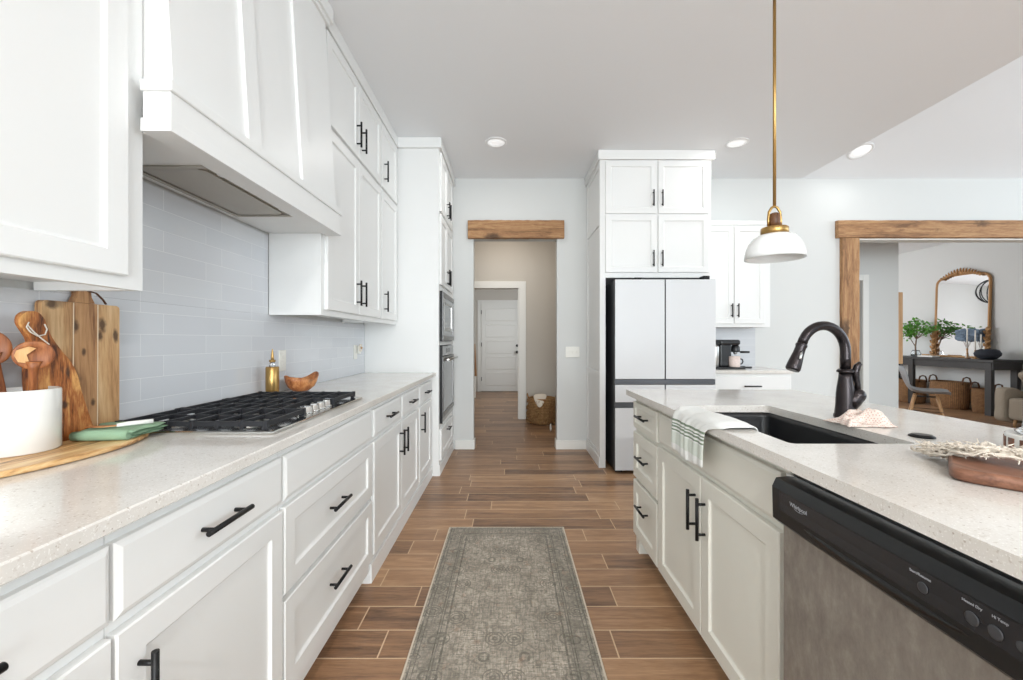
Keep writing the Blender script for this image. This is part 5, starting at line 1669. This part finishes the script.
# small tree in a glass vase
def world(px, py, X): # place along x = const plane from photo measurements
    Y = X * 420 / (px - 510); return Vector((X, Y, EYE - (py - 340) * Y / 420))
pl = thing('potted_tree', (7.78, 8.05, TZ), 'small leafy green branch tree in a glass vase left of the mirror', 'plant')
vx, vy = 7.76, 8.03
obj('vase', MB().lathe([(.05, 0), (.07, .01), (.075, .06), (.055, .11), (.05, .12), (.046, .12), (.05, .10), (.069, .06), (.064, .012), (0, .01)], vx, vy, 28, 'z', TZ + .001, cap=False), M['glass'], pl)
random.seed(2)
tips = []
m = MB()
trunk = [Vector((vx, vy, TZ + .015)), Vector((vx, vy + .01, TZ + .19)), Vector((vx - .01, vy - .02, TZ + .33))]
m.tube(trunk, [.014, .012, .010], 8)
brs = []
for (dy, dz, dx) in ((.24, .30, 0), (.15, .42, -.05), (.02, .52, .02), (-.10, .50, -.06), (-.22, .42, -.03), (-.36, .34, -.02), (.30, .18, -.05), (-.05, .36, -.15), (-.50, .30, -.06), (.10, .34, -.12)):
    e_ = trunk[-1] + Vector((dx, dy, dz * .72)); mid = trunk[-1].lerp(e_, .5) + Vector((0, 0, .03))
    m.tube([trunk[-1] if dz > .2 else trunk[1], mid, e_], [.007, .005, .003], 6)
    brs += [(trunk[-1], mid, e_)]
obj('stem', m, M['stem'], pl)
m = MB()
for (a, b, c_) in brs:
    for k in range(34):
        q = random.uniform(.35, 1.05)
        p = (a.lerp(b, q * 2) if q < .5 else b.lerp(c_, q * 2 - 1)) + Vector([random.gauss(0, .035) for _ in range(3)])
        d = Vector((random.uniform(-1, 1), random.uniform(-1, 1), random.uniform(-.7, .5))).normalized()
        s_ = d.cross(Vector((random.uniform(-1, 1), random.uniform(-1, 1), 1))).normalized()
        l = random.uniform(.045, .085); w = l * .36; up = s_.cross(d) * (l * .1)
        m.add([p, p + d * l * .5 + s_ * w - up, p + d * l, p + d * l * .5 - s_ * w - up, p + d * l * .5 + up * .6], [(0, 1, 4), (1, 2, 4), (2, 3, 4), (3, 0, 4)])
lf = obj('foliage', m, M['leaf'], pl)
# book stack / beads at the foot of the tree
m = MB().box(7.66, 7.80, 7.62, 7.90, TZ + .001, TZ + .028, .003)
tag(obj('coffee_table_book', m, M['crock']), 'white book lying on the console table left of the mirror', 'book')
m = MB()
for i in range(16):
    a = 2 * PI * i / 16
    m.sphere((7.73 + .05 * math.cos(a), 7.76 + .10 * math.sin(a), TZ + .042), .013, 10)
tag(obj('bead_garland', m, M['oak']), 'wooden bead garland coiled on the white book', 'beads')
# candles
cz = (('tallest white taper candle in a wooden holder before the mirror, leftmost of three', 7.80, 7.165, .17, .34), ('middle white taper candle in a wooden holder before the mirror', 7.80, 7.04, .14, .34), ('short taper candle in a wooden holder closest to the dark pot', 7.80, 6.955, .11, .30))
for lb, x, y, h1, h2 in cz:
    t = thing('taper_candle', (x, y, TZ), lb, 'candle', 'taper candles on the console table')
    obj('holder', MB().lathe([(.035, 0), (.035, .008), (.010, .016), (.008, h1 * .4), (.014, h1 * .5), (.008, h1 * .6), (.015, h1)], x, y, 20, 'z', TZ + .001), M['gold'], t)
    obj('wax', MB().lathe([(.010, 0), (.009, h2 - .01), (.003, h2)], x, y, 14, 'z', TZ + .0015 + h1), M['candle'], t)
# made-up blue-grey bunch standing in for an oval reflection in the mirror
fb_ = thing('reflection_oval', (7.84, 7.12, TZ), 'flattened blue-grey bunch and slim vase, made up for an oval reflection in the mirror', 'reflection stand-in')
obj('vase', MB().lathe([(.025, 0), (.03, .01), (.022, .10), (.012, .16)], 7.86, 7.22, 20, 'z', TZ + .001), M['crock'], fb_)
m = MB(); random.seed(8)
for k in range(190):
    a = random.uniform(0, 2 * PI); q = math.sqrt(random.random())
    m.sphere((7.86 + .045 * q * math.cos(a * 3), 7.22 + .20 * q * math.cos(a), TZ + .40 + .10 * q * math.sin(a)), random.uniform(.018, .028), 8)
obj('oval_blobs', m, M['oval_blue'], fb_)
m = MB()
for k in range(6): m.tube([(7.86, 7.22, TZ + .155), (7.86, 7.22 + (k - 2.5) * .03, TZ + .32)], .003, 5)
obj('stalks', m, M['stem'], fb_)
# dark pot
m = MB().lathe([(.07, 0), (.10, .01), (.150, .06), (.155, .10), (.130, .145), (.09, .165), (.08, .165), (.08, .14), (0, .12)], 7.72, 6.79, 36, 'z', TZ + .001, cap=True)
tag(obj('round_pot', m, M['navy']), 'squat dark textured pot on the near end of the console table', 'pot')

# framed edge on the end of the partition wall
wf = thing('framed_picture', (SXR + .035, SY + .06, .87), 'pale oak framed picture seen edge-on at the left end of the console table', 'picture')
obj('side_rail', MB().box(SXR + .001, SXR + .066, SY + .005, SY + .035, .87, 1.86, .002), M['oak'], wf)
obj('backing', MB().box(SXR + .001, SXR + .03, SY + .0355, SY + .116, .875, 1.855), M['oak'], wf)

# shell chair
chx, chy = 5.93, 6.02
sc_ = thing('shell_chair', (chx, chy, 0), 'grey moulded shell chair with wooden dowel legs past the partition wall', 'chair')
m = MB()
prof_ = [(-.285, .830), (-.272, .79), (-.245, .70), (-.212, .60), (-.178, .515), (-.13, .462), (-.06, .440), (.03, .435), (.12, .442), (.20, .448), (.25, .440), (.262, .428)]
wid = [.12, .17, .205, .215, .22, .23, .235, .235, .23, .215, .19, .17]
vs = []; nv = 14
for (x, z), w in zip(prof_, wid):
    for j in range(nv + 1):
        v = j / nv * 2 - 1
        curl = abs(v) ** 3
        back = max(0, min(1, (z - .46) / .2))
        vs.append((chx + x + curl * .075 * back, chy + v * w, z + curl * .05 * (1 - back)))
fs = [(i * (nv + 1) + j, i * (nv + 1) + j + 1, (i + 1) * (nv + 1) + j + 1, (i + 1) * (nv + 1) + j) for i in range(len(prof_) - 1) for j in range(nv)]
m.add(vs, fs, True)
shl = obj('shell', m, M['grey_plastic'], sc_)
q = shl.modifiers.new('thick', 'SOLIDIFY'); q.thickness = .012
q = shl.modifiers.new('sub', 'SUBSURF'); q.levels = 1; q.render_levels = 1
for (a, b) in ((-1, -1), (-1, 1), (1, -1), (1, 1)):
    obj('leg', MB().tube([(chx + .02 + a * .11, chy + b * .12, .415), (chx + .02 + a * .20, chy + b * .21, .001)], [.016, .010], 12), M['dowel'], sc_)
m = MB()
m.tube([(chx - .11, chy - .13, .39), (chx + .15, chy + .13, .39)], .006, 8).tube([(chx - .11, chy + .13, .39), (chx + .15, chy - .13, .39)], .006, 8)
m.tube([(chx - .15, chy - .18, .20), (chx + .19, chy - .18, .20)], .004, 8).tube([(chx - .15, chy + .18, .20), (chx + .19, chy + .18, .20)], .004, 8)
obj('brace', m, M['black'], sc_)
sc_.rotation_euler = (0, 0, math.radians(-42))

# lounge chair at the right edge
lx, ly = 7.20, 5.62
lc2 = thing('lounge_chair', (lx, ly, 0), 'beige boucle lounge chair with rounded arms at the right edge of the wide opening', 'armchair')
def arm(y0_, y1_):
    out = smooth([(-.30, .06), (-.34, .25), (-.335, .48), (-.29, .53), (-.16, .53), (-.04, .47), (.06, .38), (.13, .28), (.20, .06)], 4)
    m = MB(); rs = []
    for (y, k) in ((y0_, .93), (y0_ + .012, .98), (y0_ + .03, 1), (y1_ - .03, 1), (y1_ - .012, .98), (y1_, .93)):
        rs.append([(lx + (x + .07) * k - .07, y, .30 + (z - .30) * k) for x, z in out])
    m.rings(rs, True)
    return obj('arm', m, M['linen'], lc2)
arm(ly - .34, ly - .22); arm(ly + .22, ly + .34)
m = MB().box(lx - .30, lx + .32, ly - .215, ly + .215, .10, .40, .04)
obj('seat', m, M['linen'], lc2)
out = smooth([(.10, .42), (.02, .60), (-.06, .70), (-.03, .755), (.12, .775), (.28, .78), (.34, .72), (.36, .55), (.34, .41)], 4)
m = MB(); rs = []
for (y, k) in ((ly - .30, .9), (ly - .285, .97), (ly - .26, 1), (ly + .26, 1), (ly + .285, .97), (ly + .30, .9)):
    rs.append([(lx + .17 + (x - .17) * k, y, .60 + (z - .60) * k) for x, z in out])
m.rings(rs, True)
obj('backrest', m, M['linen'], lc2)
for a in (-1, 1):
    for b in (-1, 1):
        obj('leg', MB().tube([(lx + a * .24, ly + b * .16, .099), (lx + a * .25, ly + b * .17, .001)], [.02, .014], 12), M['dowel'], lc2)

# orb chandelier over the dining table (seen only in the mirror)
ocx, ocy, ocz = 4.98, 9.62, 2.50
oc = thing('orb_chandelier', (ocx, ocy, CEIL), 'dark open-strap orb chandelier reflected in the gilt mirror', 'chandelier')
obj('chain', MB().cyl((ocx, ocy, ocz + .265), (ocx, ocy, CEIL - .002), .008, 10), M['black'], oc)
for k in range(6):
    a = PI * k / 6
    m = MB().tube([(ocx + .27 * math.cos(q) * math.cos(a), ocy + .27 * math.cos(q) * math.sin(a), ocz + .27 * math.sin(q)) for q in [2 * PI * i / 32 for i in range(32)]], .011, 6, closed=True)
    obj('strap', m, M['black'], oc)
obj('lamp_cluster', MB().cyl((ocx, ocy, ocz - .10), (ocx, ocy, ocz + .30), .02, 12).box(ocx - .08, ocx + .08, ocy - .012, ocy + .012, ocz - .09, ocz - .07), M['black'], oc)
